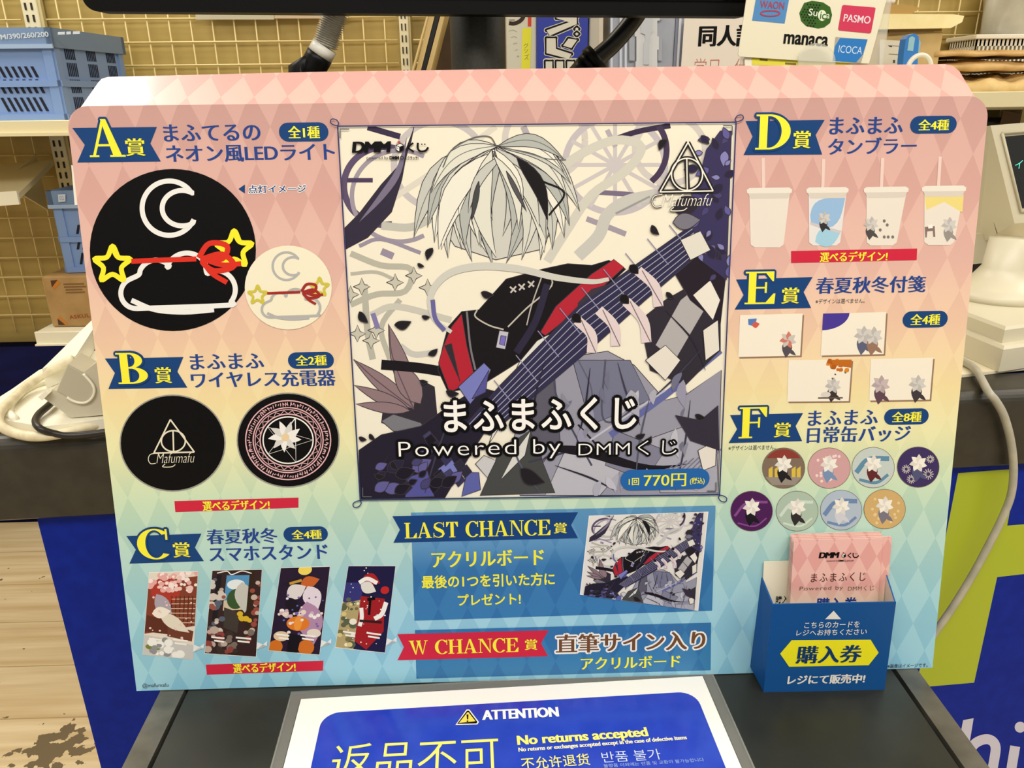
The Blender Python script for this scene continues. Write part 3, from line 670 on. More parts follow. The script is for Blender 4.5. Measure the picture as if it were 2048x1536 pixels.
# prize A: a lit neon picture (generic moon, cloud, stars and bow) and the unlit one
def neon(p, c, s, line_w, cw, cy, cr):
    """Moon over a cloud with two stars and a bow, drawn around c at scale s."""
    T = lambda pts: [(c[0] + x*s, c[1] + y*s) for x, y in pts]
    moon = [(46*math.cos(math.radians(a)) - 6, -76 + 46*math.sin(math.radians(a))) for a in range(25, 336, 15)]
    moon += [(34*math.cos(math.radians(a)) + 16, -76 + 30*math.sin(math.radians(a))) for a in range(300, 59, -20)]
    p.line(T(moon + [moon[0]]), line_w, cw, True)
    cloud = []
    for cx_, cy_, r_, a0, a1 in ((-62, 68, 26, 90, 250), (-28, 42, 30, 190, 330), (24, 36, 36, 200, 340), (74, 62, 32, 240, 420)):
        cloud += [(cx_ + r_*math.cos(math.radians(a)), cy_ + r_*math.sin(math.radians(a))) for a in range(a0, a1 + 1, 16)]
    p.line(T(cloud + [cloud[0]]), line_w, cw, True)
    p.line(T([(-70, 80), (-30, 96), (20, 100), (70, 96)]), line_w, cw, True)
    for sx, sy in ((-102, 20), (104, -6)):
        st = [((32 if k % 2 == 0 else 16)*math.cos(-PI/2 + k*PI/5) + sx, (32 if k % 2 == 0 else 16)*math.sin(-PI/2 + k*PI/5) + sy) for k in range(10)]
        p.line(T(st + [st[0], st[1]]), line_w, cy, True)
    p.line(T([(-70, 14), (-20, 12), (40, 10)]), line_w, cr, True)
    p.line(T([(44, 8), (62, -16), (92, -12), (84, 10), (50, 12), (70, 30), (104, 22), (84, 2), (50, 10)]), line_w*1.1, cr, True)
    p.line(T([(50, 12), (66, 34), (92, 50)]), line_w, cr, True); p.line(T([(52, 10), (84, 20), (116, 18)]), line_w, cr, True)
def f(p): p.disc((346, 500), (166, 162), BLACK, 64); p.up(); neon(p, (346, 506), 1.18, 10, ink(236, 236, 232), ink(246, 236, 50), ink(216, 50, 36))
part_print('light_picture', board, f, 2, 'black disc with white, yellow and red neon lines')
def f(p): p.disc((577, 575), (87, 84), ink(240, 234, 208), 48); p.up(); neon(p, (577, 578), .60, 5, ink(178, 178, 176), ink(206, 194, 70), ink(160, 44, 40))
part_print('light_picture', board, f, 4, 'small cream disc with grey, yellow and red lines')
# prize B: two round chargers
def emblem(p, apex, bl, br_, c, r, w, m, script, sw=1.6):
    p.line([apex, br_], w, m); p.line([br_, bl], w, m); p.line([bl, apex], w, m); p.ring(c, r, w, m)
    p.line([(c[0] - w*.2, c[1] - r[1]), (c[0] + w*.2, c[1] + r[1])], w, m)
    x0, y0, x1, y1 = script
    p.text('Mafumafu', (x0 + (x1-x0)*.16, y0 + (y1-y0)*.1, x1, y1 - (y1-y0)*.25), m, -.014, 0, .4, 1.0)
    w_, h_ = x1 - x0, y1 - y0
    p.line([(x0 + w_*.17, y0 + h_*.12), (x0 + w_*.04, y0 + h_*.22), (x0, y0 + h_*.52), (x0 + w_*.05, y0 + h_*.78), (x0 + w_*.16, y0 + h_*.76)], sw, m, True)
    p.line([(x0 + w_*.36, y0 + h_*.80), (x0 + w_*.31, y0 + h_*.98), (x0 + w_*.50, y0 + h_*.98), (x0 + w_*.58, y0 + h_*.84)], sw, m, True)
def f(p):
    p.disc((345.5, 886), (106, 97), ink(150, 148, 140), 56); p.up(); p.disc((345.5, 886), (103.5, 94.5), BLACK, 56); p.up()
    emblem(p, (341, 839), (308, 906), (389, 904), (347, 882), (24, 21), 3.0, ink(228, 222, 196), (297, 902, 390, 934))
part_print('charger_picture', board, f, 2, 'black round charger with a triangle emblem')
PINK = ink(226, 178, 182)
def f(p):
    c = (576.5, 880); p.disc(c, (103, 95), ink(150, 148, 140), 56); p.up(); p.disc(c, (100.5, 92.5), BLACK, 56); p.up()
    p.ring(c, (85, 79), 2.4, PINK); p.ring(c, (70, 65), 2.4, PINK); p.ring(c, (66, 61), 1.6, PINK); p.ring(c, (56, 52), 2.4, PINK); p.ring(c, (50, 46.5), 2.6, WHITE)
    z = [(c[0] + (64 if k % 2 else 57)*math.cos(2*PI*k/48), c[1] + (59.5 if k % 2 else 53)*math.sin(2*PI*k/48)) for k in range(49)]; p.line(z, 1.5, PINK)
    rr = random.Random(4)                                  # ring of rune-like strokes
    for k in range(96):
        a = 2*PI*k/96; r0 = rr.choice((73, 74, 76)); r1 = rr.choice((79, 81, 82)); da = rr.choice((-.018, 0, .02, .012))
        p.line([(c[0] + r0*math.cos(a), c[1] + r0*.93*math.sin(a)), (c[0] + r1*math.cos(a + da), c[1] + r1*.93*math.sin(a + da))], 1.5, PINK)
        if k % 3: p.line([(c[0] + r1*math.cos(a + da), c[1] + r1*.93*math.sin(a + da)), (c[0] + (r0+3)*math.cos(a + .035), c[1] + (r0+3)*.93*math.sin(a + .035))], 1.3, PINK)
    star = [(c[0] + 50*math.cos(-PI/2 + .3 + 4*PI*k/5), c[1] + 46.5*math.sin(-PI/2 + .3 + 4*PI*k/5)) for k in range(6)]; p.line(star, 2, WHITE); p.up()
    for k in range(9): p.px(leaf((c[0] - 6, c[1] - 6), (c[0] - 6 + 34*math.cos(k*2*PI/9 + .2), c[1] - 8 + 32*math.sin(k*2*PI/9 + .2)), .2, .05), (ink(238, 236, 230), ink(214, 212, 206))[k % 2])
    p.up(); p.disc((c[0] - 5, c[1] - 6), (8, 8), ink(232, 206, 160), 16)
part_print('charger_picture', board, f, 2, 'black round charger with a pink rune ring')

# prize C: four seasonal picture cards (generic scenes in the same colours)
def card(quad, base, shapes):
    def f(p):
        q = quad_map(quad); c = np.mean(quad, 0)
        p.px([tuple(c + (np.array(v) - c)*1.012) for v in quad], WHITE); p.up(); p.px(quad, base); p.up()
        p.clip = quad; shapes(p, q); p.clip = None
        p.up()
        for x, y, w_ in ((.10, .79, .26), (.16, .83, .2), (.58, .78, .3), (.62, .82, .24)): p.px([q(x, y), q(x + w_, y + .008), q(x + w_, y + .028), q(x, y + .02)], WHITE)
        a, b_ = q(1, .83), q(1, .92); p.px([a, (a[0] + 20, a[1] + 8), (b_[0] + 22, b_[1] - 18), b_], ink(226, 232, 232))
    part_print('card_picture', board, f, 2)
def spots(p, q, cols, box_, n, r0, r1, seed):
    rr = random.Random(seed)
    for k in range(n):
        x, y, r = rr.uniform(box_[0], box_[2]), rr.uniform(box_[1], box_[3]), rr.uniform(r0, r1); p.px(q_circle(q, x, y, r, r*.5, 9), rr.choice(cols)); 
        if k % 12 == 11: p.k += .15
def c1(p, q):
    p.px([q(.0, .12), q(1, .05), q(1, .62), q(.0, .75)], ink(128, 62, 44)); p.px(q_circle(q, .36, .22, .30, .17), ink(170, 56, 44)); p.up()
    for k in range(6): x = .50 + k*.085; p.line([q(x, .28), q(x + .01, .62)], 2.2, ink(86, 44, 32)); p.line([q(.5, .32 + k*.055), q(.99, .31 + k*.055)], 1.5, ink(214, 190, 160))
    p.px([q(.02, .52), q(.55, .58), q(.56, .74), q(.0, .72)], ink(92, 46, 34)); p.px([q(.46, .62), q(.98, .68), q(.96, .80), q(.46, .76)], ink(108, 58, 42)); p.up()
    p.px(leaf(q(.18, .26), q(.52, .58), .24), ink(168, 160, 172)); p.px(leaf(q(.28, .5), q(.9, .7), .18), ink(222, 214, 196)); p.px(leaf(q(.12, .5), q(.5, .46), .3), ink(236, 228, 214)); p.up()
    spots(p, q, [ink(232, 196, 190), ink(224, 168, 164), ink(244, 226, 220)], (0, .0, 1, .22), 60, .03, .07, 3); spots(p, q, [ink(232, 196, 190)], (0, .3, 1, .8), 26, .012, .03, 5)
    p.px([q(0, .76), q(1, .84), q(1, 1), q(0, 1)], ink(196, 196, 194)); p.up(); p.px(q_circle(q, .2, .9, .16, .04), ink(118, 128, 60)); spots(p, q, [ink(236, 236, 232), ink(140, 142, 146)], (.1, .8, .9, .98), 18, .03, .1, 8)
def c2(p, q):
    p.px([q(.30, .06), q(.80, .06), q(.76, .42), q(.28, .44)], ink(84, 146, 190)); p.px(q_circle(q, .5, .17, .18, .06), ink(226, 232, 232)); p.up()
    p.px([q(.28, .36), q(.78, .34), q(.77, .46), q(.28, .48)], ink(206, 190, 160)); p.px(q_circle(q, .52, .34, .18, .12), ink(56, 84, 48)); p.px(leaf(q(.62, .14), q(.72, .5), .28), ink(196, 194, 184)); p.up()
    p.px([q(.76, .0), q(.86, .0), q(.84, .7), q(.74, .7)], ink(52, 36, 24)); p.px([q(.1, .05), q(.2, .05), q(.18, .6), q(.08, .6)], ink(30, 26, 32)); p.px([q(.3, .44), q(.62, .5), q(.6, .74), q(.32, .68)], ink(64, 58, 52)); p.up()
    spots(p, q, [ink(206, 196, 186), ink(150, 84, 72), ink(186, 170, 156), ink(88, 96, 112)], (.0, .04, .28, .74), 26, .04, .1, 11); spots(p, q, [ink(150, 74, 62), ink(196, 176, 160)], (.82, .1, 1, .7), 14, .04, .08, 12)
    p.up(); spots(p, q, [ink(214, 178, 44)], (.62, .5, .82, .6), 5, .05, .07, 13); spots(p, q, [ink(120, 108, 100), ink(186, 168, 156), ink(60, 46, 42), ink(140, 66, 60)], (.02, .7, .96, .97), 34, .04, .1, 14)
    p.line([q(.1, .03), q(.3, .01), q(.4, .05), q(.6, .01), q(.8, .04)], 2, WHITE, True)
def c3(p, q):
    p.px(q_circle(q, .5, .03, .14, .06), ink(240, 214, 96)); p.px([q(.08, .2), q(.42, .10), q(.52, .17), q(.3, .24)], ink(34, 26, 40)); p.px(leaf(q(.45, .2), q(.82, .14), .3), ink(196, 98, 44)); p.line([q(.22, .19), q(.46, .15)], 5, ink(196, 150, 54)); p.up()
    p.px(leaf(q(.2, .34), q(.56, .22), .35), ink(222, 214, 210)); p.px(leaf(q(.6, .22), q(.86, .5), .36), ink(226, 214, 222)); p.px(leaf(q(.62, .4), q(.86, .9), .3), ink(176, 136, 168)); p.px(leaf(q(.2, .36), q(.5, .56), .3), ink(30, 24, 34)); p.up()
    p.px(q_circle(q, .50, .66, .23, .085), ink(222, 122, 40)); p.up(); p.px(q_circle(q, .50, .66, .08, .085), ink(236, 150, 60)); p.line([q(.5, .56), q(.54, .53)], 5, ink(96, 112, 50))
    spots(p, q, [ink(230, 214, 196), ink(206, 176, 190), ink(240, 236, 230)], (.08, .5, .95, .58), 20, .03, .06, 21); spots(p, q, [ink(120, 96, 170), ink(90, 110, 190), ink(236, 226, 214)], (.05, .3, .98, .9), 24, .015, .04, 22)
    p.px(q_circle(q, .2, .82, .15, .06), ink(222, 196, 160)); p.px(q_circle(q, .12, .95, .14, .08), ink(206, 112, 36)); p.px(q_circle(q, .72, .93, .16, .09), ink(206, 112, 40)); p.px(q_circle(q, .84, .76, .14, .05), ink(226, 214, 200)); p.px([q(.34, .78), q(.6, .8), q(.56, 1), q(.36, 1)], ink(22, 18, 26))
def c4(p, q):
    p.px([q(.0, .2), q(.4, .2), q(.34, .5), q(.0, .5)], ink(52, 52, 116)); p.px([q(.0, .46), q(.4, .4), q(.36, 1), q(0, 1)], ink(176, 160, 110)); p.up()
    p.px(leaf(q(.36, .12), q(.72, .2), .34), ink(168, 34, 34)); p.line([q(.28, .2), q(.44, .15), q(.66, .2)], 8, WHITE, True); p.px(leaf(q(.32, .22), q(.66, .3), .36), ink(224, 220, 208)); p.px([q(.36, .36), q(.86, .38), q(.92, .76), q(.62, .99), q(.36, .9)], ink(158, 28, 32)); p.up()
    p.px(q_circle(q, .84, .28, .09, .045), ink(190, 40, 36)); p.line([q(.40, .50), q(.44, .62), q(.42, .72)], 8, WHITE, True); p.line([q(.9, .42), q(.84, .56), q(.7, .62)], 9, WHITE, True); p.line([q(.56, .36), q(.58, .58)], 5, BLACK); p.line([q(.5, .4), q(.66, .38)], 6, BLACK); p.px([q(.4, .64), q(.86, .64), q(.86, .67), q(.4, .67)], ink(46, 22, 22))
    spots(p, q, [ink(214, 196, 130), ink(120, 110, 70), ink(90, 96, 70), ink(236, 230, 210)], (.0, .4, .32, .96), 26, .03, .09, 31); spots(p, q, [WHITE], (.05, .02, .95, .95), 26, .008, .018, 32)
card([(299, 1145), (396, 1143), (386, 1318), (286, 1308)], ink(224, 214, 200), c1)
card([(425, 1141), (524, 1139), (512, 1313), (410, 1306)], ink(54, 36, 36), c2)
card([(562, 1136), (660, 1133), (639, 1309), (538, 1300)], ink(40, 26, 48), c3)
card([(697, 1132), (791, 1132), (770, 1305), (671, 1294)], ink(28, 24, 62), c4)

# prize D: four tumblers with straws
def posy(p, x, y, s, petals, stem):
    """Small generic flower in place of the printed figures."""
    p.px(leaf((x, y), (x - .12*s, y + .95*s), .28), stem); p.px(leaf((x + .02*s, y + .5*s), (x + .42*s, y + .82*s), .2), stem); p.up()
    for k in range(7): a = k*2*PI/7 + .3; p.px(leaf((x, y), (x + .46*s*math.cos(a), y + .46*s*math.sin(a)), .3, .05), petals[k % len(petals)])
    p.k -= 1
def tumbler(x0, x1, yr, yb, xb0, xb1, sx0, sx1, sy, body, deco):
    def f(p):
        p.line([(sx0, yr + 2), (sx1, sy)], 6.5, ink(232, 206, 196)); p.up()
        ix = (x1-x0)*.06
        p.px([(x0 + ix, yr + 10), (x1 - ix, yr + 10), (xb1, yb - 6), (xb1 - 8, yb), (xb0 + 8, yb), (xb0, yb - 6)], body); p.up(); deco(p); p.up()
        p.px([(x0, yr - 2), (x0 + 6, yr - 6), (x1 - 6, yr - 7), (x1, yr - 3), (x1 - 1, yr + 4), (x0 + 1, yr + 5)], ink(232, 226, 214))
        p.px([(x0 + 3, yr + 5), (x1 - 3, yr + 4), (x1 - 8, yr + 15), (x0 + 8, yr + 16)], ink(214, 206, 194))
    part_print('tumbler_picture', board, f, 2)
GP = [ink(206, 202, 196), ink(186, 182, 178)]
def d2(p):
    p.px(leaf((1622, 450), (1690, 396), .34), ink(150, 186, 222)); p.px(leaf((1630, 484), (1682, 462), .34), ink(160, 204, 226)); p.px([(1620, 444), (1680, 462), (1680, 467), (1620, 449)], ink(206, 196, 196)); p.up(); posy(p, 1648, 436, 30, GP, ink(52, 50, 54))
def d3(p):
    posy(p, 1742, 448, 34, GP, ink(78, 74, 74))
    for x, y in ((1768, 442), (1774, 450), (1768, 474), (1776, 474), (1785, 474), (1760, 460)): p.disc((x, y), (3, 3.4), ink(120, 116, 112), 10)
def d4(p):
    p.px([(1849, 392), (1927, 391), (1924, 425), (1888, 404), (1852, 420)], ink(232, 214, 132)); posy(p, 1898, 450, 36, GP, ink(150, 144, 140))
    p.px([(1849, 454), (1869, 452), (1870, 474), (1866, 474), (1865, 462), (1854, 463), (1853, 475), (1850, 475)], ink(132, 112, 106)); p.px([(1856, 450), (1865, 449), (1865, 456), (1856, 457)], WHITE)
CUP = ink(230, 222, 210)
tumbler(1493, 1584, 382, 495, 1501, 1567, 1527, 1526, 316, CUP, lambda p: None)
tumbler(1612, 1697, 381, 491, 1618, 1680, 1645, 1647, 318, ink(226, 224, 222), d2)
tumbler(1727, 1817, 380, 491, 1733, 1793, 1762, 1765, 316, CUP, d3)
tumbler(1843, 1932, 378, 490, 1848, 1908, 1876, 1880, 313, CUP, d4)
# prize E: four sticky notes
def note(quad, deco):
    def f(p):
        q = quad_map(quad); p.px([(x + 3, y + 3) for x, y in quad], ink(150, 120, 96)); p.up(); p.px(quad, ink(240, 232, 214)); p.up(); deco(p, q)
    part_print('note_picture', board, f, 2)
def n1(p, q):
    p.px([q(.13, .1), q(.27, .09), q(.25, .28), q(.14, .24)], ink(84, 124, 186)); p.px(leaf(q(.2, .26), q(.32, .22), .4), ink(206, 92, 78)); posy(p, *q(.79, .62), 38, [ink(200, 194, 186), ink(206, 120, 104)], ink(84, 78, 84))
def n2(p, q):
    p.px([q(0, 0), q(.42, 0)] + [q(.42*math.cos(t), .40*math.sin(t)) for t in [k*PI/16 for k in range(1, 8)]] + [q(0, .40)], ink(72, 56, 150)); posy(p, *q(.66, .54), 42, GP, ink(92, 96, 122)); posy(p, *q(.82, .56), 42, GP, ink(150, 116, 96))
def n3(p, q):
    rr = random.Random(9)
    for k in range(26): x, y = rr.uniform(.62, .97), rr.uniform(.0, .22); p.px(leaf(q(x, y), q(min(1, x + rr.uniform(-.1, .1)), max(0, y + .08)), .4), (ink(196, 112, 34), ink(176, 92, 26), ink(214, 136, 44))[k % 3])
    p.px([q(.66, 0), q(1, 0), q(1, .2), q(.72, .12)], ink(190, 106, 32)); posy(p, *q(.73, .62), 36, GP, ink(60, 52, 50)); p.px(q_circle(q, .62, .84, .08, .07), ink(214, 208, 198)); p.line([q(.5, .92), q(.9, .92)], 3, ink(92, 80, 72))
    for x, y in ((.74, .34), (.9, .3), (.7, .44)): p.px(leaf(q(x, y), q(x + .03, y + .03), .4), ink(110, 96, 84))
def n4(p, q): posy(p, *q(.18, .62), 42, [ink(196, 180, 180), ink(176, 160, 162)], ink(96, 70, 82)); posy(p, *q(.78, .62), 40, GP, ink(62, 56, 60))
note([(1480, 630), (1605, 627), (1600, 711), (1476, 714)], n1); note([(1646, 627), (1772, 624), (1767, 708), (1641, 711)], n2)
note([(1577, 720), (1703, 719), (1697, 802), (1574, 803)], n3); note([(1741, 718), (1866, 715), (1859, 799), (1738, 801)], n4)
# prize F: eight round tin badges
def tin(c, r, base, extra, stem, petals=None):
    def f(p):
        p.disc(c, (r[0] + 1, r[1] + 1), ink(120, 104, 92), 36); p.up(); p.disc(c, r, base, 36); p.up(); extra(p, c); p.up(); posy(p, c[0], c[1] - 8, 40, petals or [ink(240, 236, 224), ink(222, 216, 206)], stem)
    part_print('badge_picture', board, f, 2)
def e_city(p, c):
    p.px([(c[0] + 40*math.cos(t), c[1] + 38*math.sin(t)) for t in [PI + .55 + k*(PI - 1.1)/10 for k in range(11)]], ink(140, 60, 50))
    for x in (-30, -18, 16, 26): p.px([(c[0] + x, c[1] + 2), (c[0] + x + 8, c[1] - 4), (c[0] + x + 8, c[1] + 18), (c[0] + x, c[1] + 18)], ink(216, 186, 74))
    p.px([(c[0] - 36, c[1] + 18), (c[0] + 36, c[1] + 18), (c[0] + 22, c[1] + 34), (c[0] - 22, c[1] + 34)], ink(150, 140, 128))
def e_dots(col):
    def g(p, c):
        rr = random.Random(int(c[0]))
        for k in range(12): a = rr.uniform(0, 2*PI); d = rr.uniform(18, 36); p.disc((c[0] + d*math.cos(a), c[1] + d*.95*math.sin(a)), (3, 3), col, 8)
    return g
def e_sweep(col, w=10):
    def g(p, c): p.line([(c[0] - 34, c[1] + 10), (c[0] - 10, c[1] - 16), (c[0] + 32, c[1] - 18)], w, col, True); p.line([(c[0] - 28, c[1] + 24), (c[0] + 6, c[1] + 30), (c[0] + 30, c[1] + 14)], w*.6, col, True)
    return g
def e_fire(p, c):
    for dx, dy, r in ((-24, 4, 9), (20, 14, 11), (-14, 24, 9), (24, -16, 8)):
        for k in range(12): a = k*PI/6; p.line([(c[0] + dx + r*.35*math.cos(a), c[1] + dy + r*.35*math.sin(a)), (c[0] + dx + r*math.cos(a), c[1] + dy + r*math.sin(a))], 1.6, ink(206, 198, 190))
tin((1567, 936), (42, 40), ink(126, 108, 92), e_city, ink(34, 30, 34)); tin((1658, 936), (42, 40), ink(206, 160, 160), e_dots(ink(240, 214, 208)), ink(120, 146, 182))
tin((1746, 935), (42, 40), ink(196, 206, 200), e_sweep(ink(96, 140, 166)), ink(96, 40, 42)); tin((1836, 934), (41.5, 40), ink(62, 48, 96), e_fire, ink(80, 84, 120))
tin((1503, 1022), (41.5, 39.5), ink(76, 30, 84), e_sweep(ink(132, 74, 136), 5), ink(26, 22, 30)); tin((1594, 1022), (41.5, 39.5), ink(172, 192, 172), e_sweep(ink(206, 220, 204), 6), ink(48, 44, 44))
tin((1682, 1020), (41, 39.5), ink(176, 190, 204), e_sweep(ink(110, 136, 176), 9), ink(206, 206, 214)); tin((1769, 1018), (41, 39), ink(206, 172, 112), e_dots(ink(226, 200, 150)), ink(120, 116, 130))

# ------------------------------------------------------------------ the big picture (a generic composition in the same colours)
ART = [(677, 254), (1470, 246), (1437, 987), (722, 998)]
def art(p, T, k=1.0, fine=True):
    """White plumes over black and red cloth, a guitar neck, ribbons, wheels, crystals and flowers. T maps the picture to pixels, k scales lines."""
    edge = ink(58, 52, 60)
    def poly(pts, c, ol=1.5):
        q_ = [T(*v) for v in pts]; p.px(q_, ink(*c))
        if ol: p.line(q_ + [q_[0]], ol*max(k, .6), edge)
    def line(pts, w, c, smooth=True, taper=None): p.line([T(*v) for v in pts], w*k, ink(*c), smooth, taper)
    def arc(c, r, w, col, a0=0, a1=360): line([(c[0] + r*math.cos(math.radians(a)), c[1] + r*.95*math.sin(math.radians(a))) for a in range(a0, a1 + 1, 12)], w, col)
    A, B = crop(650, 0), crop(650, 500)
    rr = random.Random(12)
    for c, r, col in (((880, 330), 92, (196, 190, 190)), ((1090, 280), 80, (206, 200, 194)), ((1230, 330), 100, (192, 186, 190)), ((1340, 300), 70, (206, 200, 194))):
        arc(c, r, 13, col)
    p.up()
    for a in range(0, 180, 30): line([(1230 - 100*math.cos(math.radians(a)), 330 - 96*math.sin(math.radians(a))), (1230 + 100*math.cos(math.radians(a)), 330 + 96*math.sin(math.radians(a)))], 8, (200, 194, 194), False)
    arc((770, 372), 82, 13, (92, 78, 108), 80, 290); arc((800, 392), 96, 9, (156, 148, 162), 60, 300)
    line(A((130, 1055), (280, 1055)), 9, (74, 60, 92)); line(A((250, 745), (440, 800)), 12, (58, 46, 74)); line(A((200, 1440), (330, 1400), (560, 1480)), 8, (150, 142, 160)); line(A((330, 1470), (400, 1500)), 14, (150, 140, 160))
    line(A((1680, 820), (1830, 770), (2020, 735)), 11, (58, 46, 72)); arc((1245, 300), 88, 12, (70, 56, 84), -35, 60); line(A((1590, 1125), (1800, 1140), (1860, 1165)), 10, (118, 108, 132)); line(A((1530, 1280), (1660, 1330), (1760, 1370)), 11, (160, 152, 166))
    line(A((1160, 740), (1230, 900)), 13, (176, 170, 176)); line(A((1650, 760), (1700, 860)), 10, (176, 170, 178))
    p.up()
    # pale ribbons
    line(A((330, 1320), (500, 1330), (640, 1270)), 16, (190, 190, 180)); line(A((400, 1160), (700, 960), (1000, 740)), 12, (216, 212, 198)); line(A((1350, 1010), (1500, 900), (1700, 820), (1850, 860), (1760, 1000), (1560, 1140), (1420, 1340), (1300, 1530)), 18, (206, 204, 192))
    line(A((1930, 1140), (1760, 1180), (1650, 1260), (1600, 1380), (1480, 1500)), 24, (196, 196, 188)); line(A((1900, 1150), (1700, 1250)), 4, (150, 152, 150))
    poly(A((520, 745), (500, 850), (440, 960), (330, 1080), (200, 1250), (100, 1350), (100, 1470), (250, 1390), (390, 1240), (450, 1050), (470, 940)), (50, 44, 62)); p.up(); line(A((480, 800), (430, 1000), (330, 1150), (200, 1300)), 14, (120, 112, 136), True, lambda t: math.sin(PI*t)); p.up()
    # thorny branches at the left
    for pts, w in ((((150, 20), (330, 90), (500, 110), (470, 240), (300, 260), (150, 320)), 12), (((230, 200), (250, 480), (280, 640)), 13), (((440, 290), (330, 450), (380, 640)), 11), (((150, 140), (300, 130), (420, 180)), 7)): line(B(*pts), w, (182, 180, 166))
    for x, y in ((215, 215), (520, 150), (600, 220), (190, 490), (270, 530), (300, 470), (410, 190), (150, 260)): poly(B((x - 50, y), (x - 12, y - 16), (x, y - 52), (x + 16, y - 14), (x + 50, y), (x + 14, y + 18), (x, y + 48), (x - 16, y + 14)), (196, 194, 178))
    line(B((270, 380), (420, 330), (740, 410)), 13, (200, 198, 186)); line(B((280, 370), (310, 460)), 10, (130, 122, 170)); line(B((440, 560), (520, 610), (640, 600)), 12, (198, 196, 188))
    p.up()
    # dried leaf and dark cuff at the lower left
    poly(B((340, 940), (560, 760), (640, 800), (660, 1010), (520, 1060), (330, 1010)), (48, 44, 54)); poly(B((330, 1000), (400, 960), (560, 1010), (600, 1060), (400, 1060)), (120, 120, 126)); p.up()
    for a, b_, w_ in (((520, 930), (370, 430), .10), ((520, 930), (165, 640), .10), ((500, 940), (170, 790), .10), ((500, 940), (180, 900), .10), ((560, 900), (400, 640), .22)): poly(leaf(*B(a, b_), w_), (140, 118, 122))
    p.up(); line(B((520, 930), (400, 640), (375, 440)), 2, (92, 74, 82)); line(B((520, 930), (300, 760), (170, 640)), 2, (92, 74, 82)); line(B((330, 670), (560, 690), (790, 730)), 20, (24, 20, 26))
    # black cloth with crimson bands
    p.up(); poly(B((690, 560), (720, 450), (800, 360), (900, 350), (1060, 170), (1280, 110), (1420, 80), (1560, 90), (1660, 60), (1760, 110), (1500, 360), (1280, 560), (1060, 700), (900, 800), (720, 830), (660, 700)), (22, 18, 22)); p.up()
    poly(B((740, 450), (800, 375), (830, 560), (870, 720), (820, 790), (730, 830), (665, 660), (690, 570)), (176, 36, 52)); poly(B((1560, 140), (1690, 55), (1750, 100), (1480, 350), (1290, 500), (1260, 480), (1350, 330)), (178, 38, 54)); p.up()
    poly(B((700, 560), (740, 545), (790, 770), (760, 700)), (50, 42, 50)); poly(B((1480, 310), (1560, 230), (1660, 200), (1480, 380)), (60, 54, 66)); line(B((830, 360), (850, 560), (880, 700)), 4, (120, 116, 124))
    line(B((1270, 150), (1210, 320), (1180, 440)), 2.5, (182, 176, 168)); line(B((890, 350), (880, 390), (960, 440), (1045, 465)), 3, (190, 184, 172)); line(B((1300, 130), (1325, 210), (1180, 340), (1070, 450)), 3, (190, 184, 172)); line(B((1300, 200), (1230, 420), (1120, 600)), 14, (44, 40, 62))
    poly(B((1020, 470), (1075, 480), (1055, 580), (1000, 570)), (190, 188, 200)); poly(B((1030, 500), (1060, 505), (1050, 560), (1020, 550)), (120, 110, 190))
    for x in (1100, 1150, 1205): line(B((x - 18, 215 - (x - 1100)*.3), (x + 18, 245 - (x - 1100)*.3)), 3.4, (196, 190, 182), False); line(B((x + 18, 212 - (x - 1100)*.3), (x - 14, 250 - (x - 1100)*.3)), 3.4, (196, 190, 182), False)
    # plume of pale feathers where the picture is lightest
    p.up(); top = A((1010, 855))[0]
    tips = [(600, 1250), (520, 1390), (640, 1420), (600, 1330), (720, 1510), (800, 1460), (860, 1530), (960, 1500), (1060, 1540), (1150, 1520), (1260, 1520), (1330, 1460), (1400, 1390), (1430, 1320), (1490, 1235), (1420, 1160), (1440, 1080), (1400, 1010), (1400, 935), (660, 1010), (620, 1130)]
    cols = [(222, 222, 208), (196, 198, 190), (234, 232, 218), (178, 182, 176), (212, 212, 200)]
    poly(A((1010, 850), (820, 900), (680, 1080), (640, 1260), (760, 1440), (1000, 1520), (1260, 1460), (1370, 1280), (1340, 1080), (1200, 900)), (204, 204, 194)); p.up()
    for i, tp in enumerate(tips):
        bend = .18 if tp[0] < 1010 else -.18
        poly(leaf(top, A(tp)[0], .10, bend), cols[i % 5]); line([top] + [tuple(x) for x in leaf(top, A(tp)[0], .0, bend)[1:9]], 1.5, (104, 106, 104))
        if i % 5 == 4: p.up()
    p.up()
    for i in range(26):
        a = rr.uniform(660, 1340); poly(leaf((top[0] + rr.uniform(-12, 12), top[1] + rr.uniform(0, 20)), A((a, rr.uniform(1250, 1580) - abs(a-1000)*.35))[0], rr.uniform(.06, .10), .12 if a < 1010 else -.12), cols[(i*3) % 5])
    p.up()
    poly(leaf(A((1120, 920))[0], A((1300, 1290))[0], .10, -.1), (24, 22, 24)); line(A((1270, 1060), (1400, 1130), (1310, 1260)), 4, (24, 22, 24)); poly(leaf(A((900, 1060))[0], A((860, 1290))[0], .07), (70, 72, 74)); poly(leaf(A((1060, 1000))[0], A((1180, 1240))[0], .05), (84, 84, 86))
    line(A((690, 980), (740, 880), (860, 810), (960, 800), (1000, 850)), 2.5, (100, 102, 98)); line(A((1030, 860), (1200, 900), (1300, 930), (1410, 935)), 2, (110, 112, 108))
    # ribbon across, grey drapery, guitar neck
    p.up(); line(B((740, 480), (640, 400), (620, 260), (720, 140), (900, 95), (1130, 110), (1350, 160), (1560, 185), (1660, 170)), 15, (204, 204, 194), True, lambda t: .5 + .5*math.sin(PI*t)); line(B((700, 470), (645, 400), (630, 290)), 9, (104, 100, 160))
    poly([(1060, 770), (1130, 715), (1215, 702), (1268, 730), (1330, 800), (1370, 790), (1442, 740), (1436, 990), (1040, 990), (1020, 900)], (150, 150, 164)); p.up()
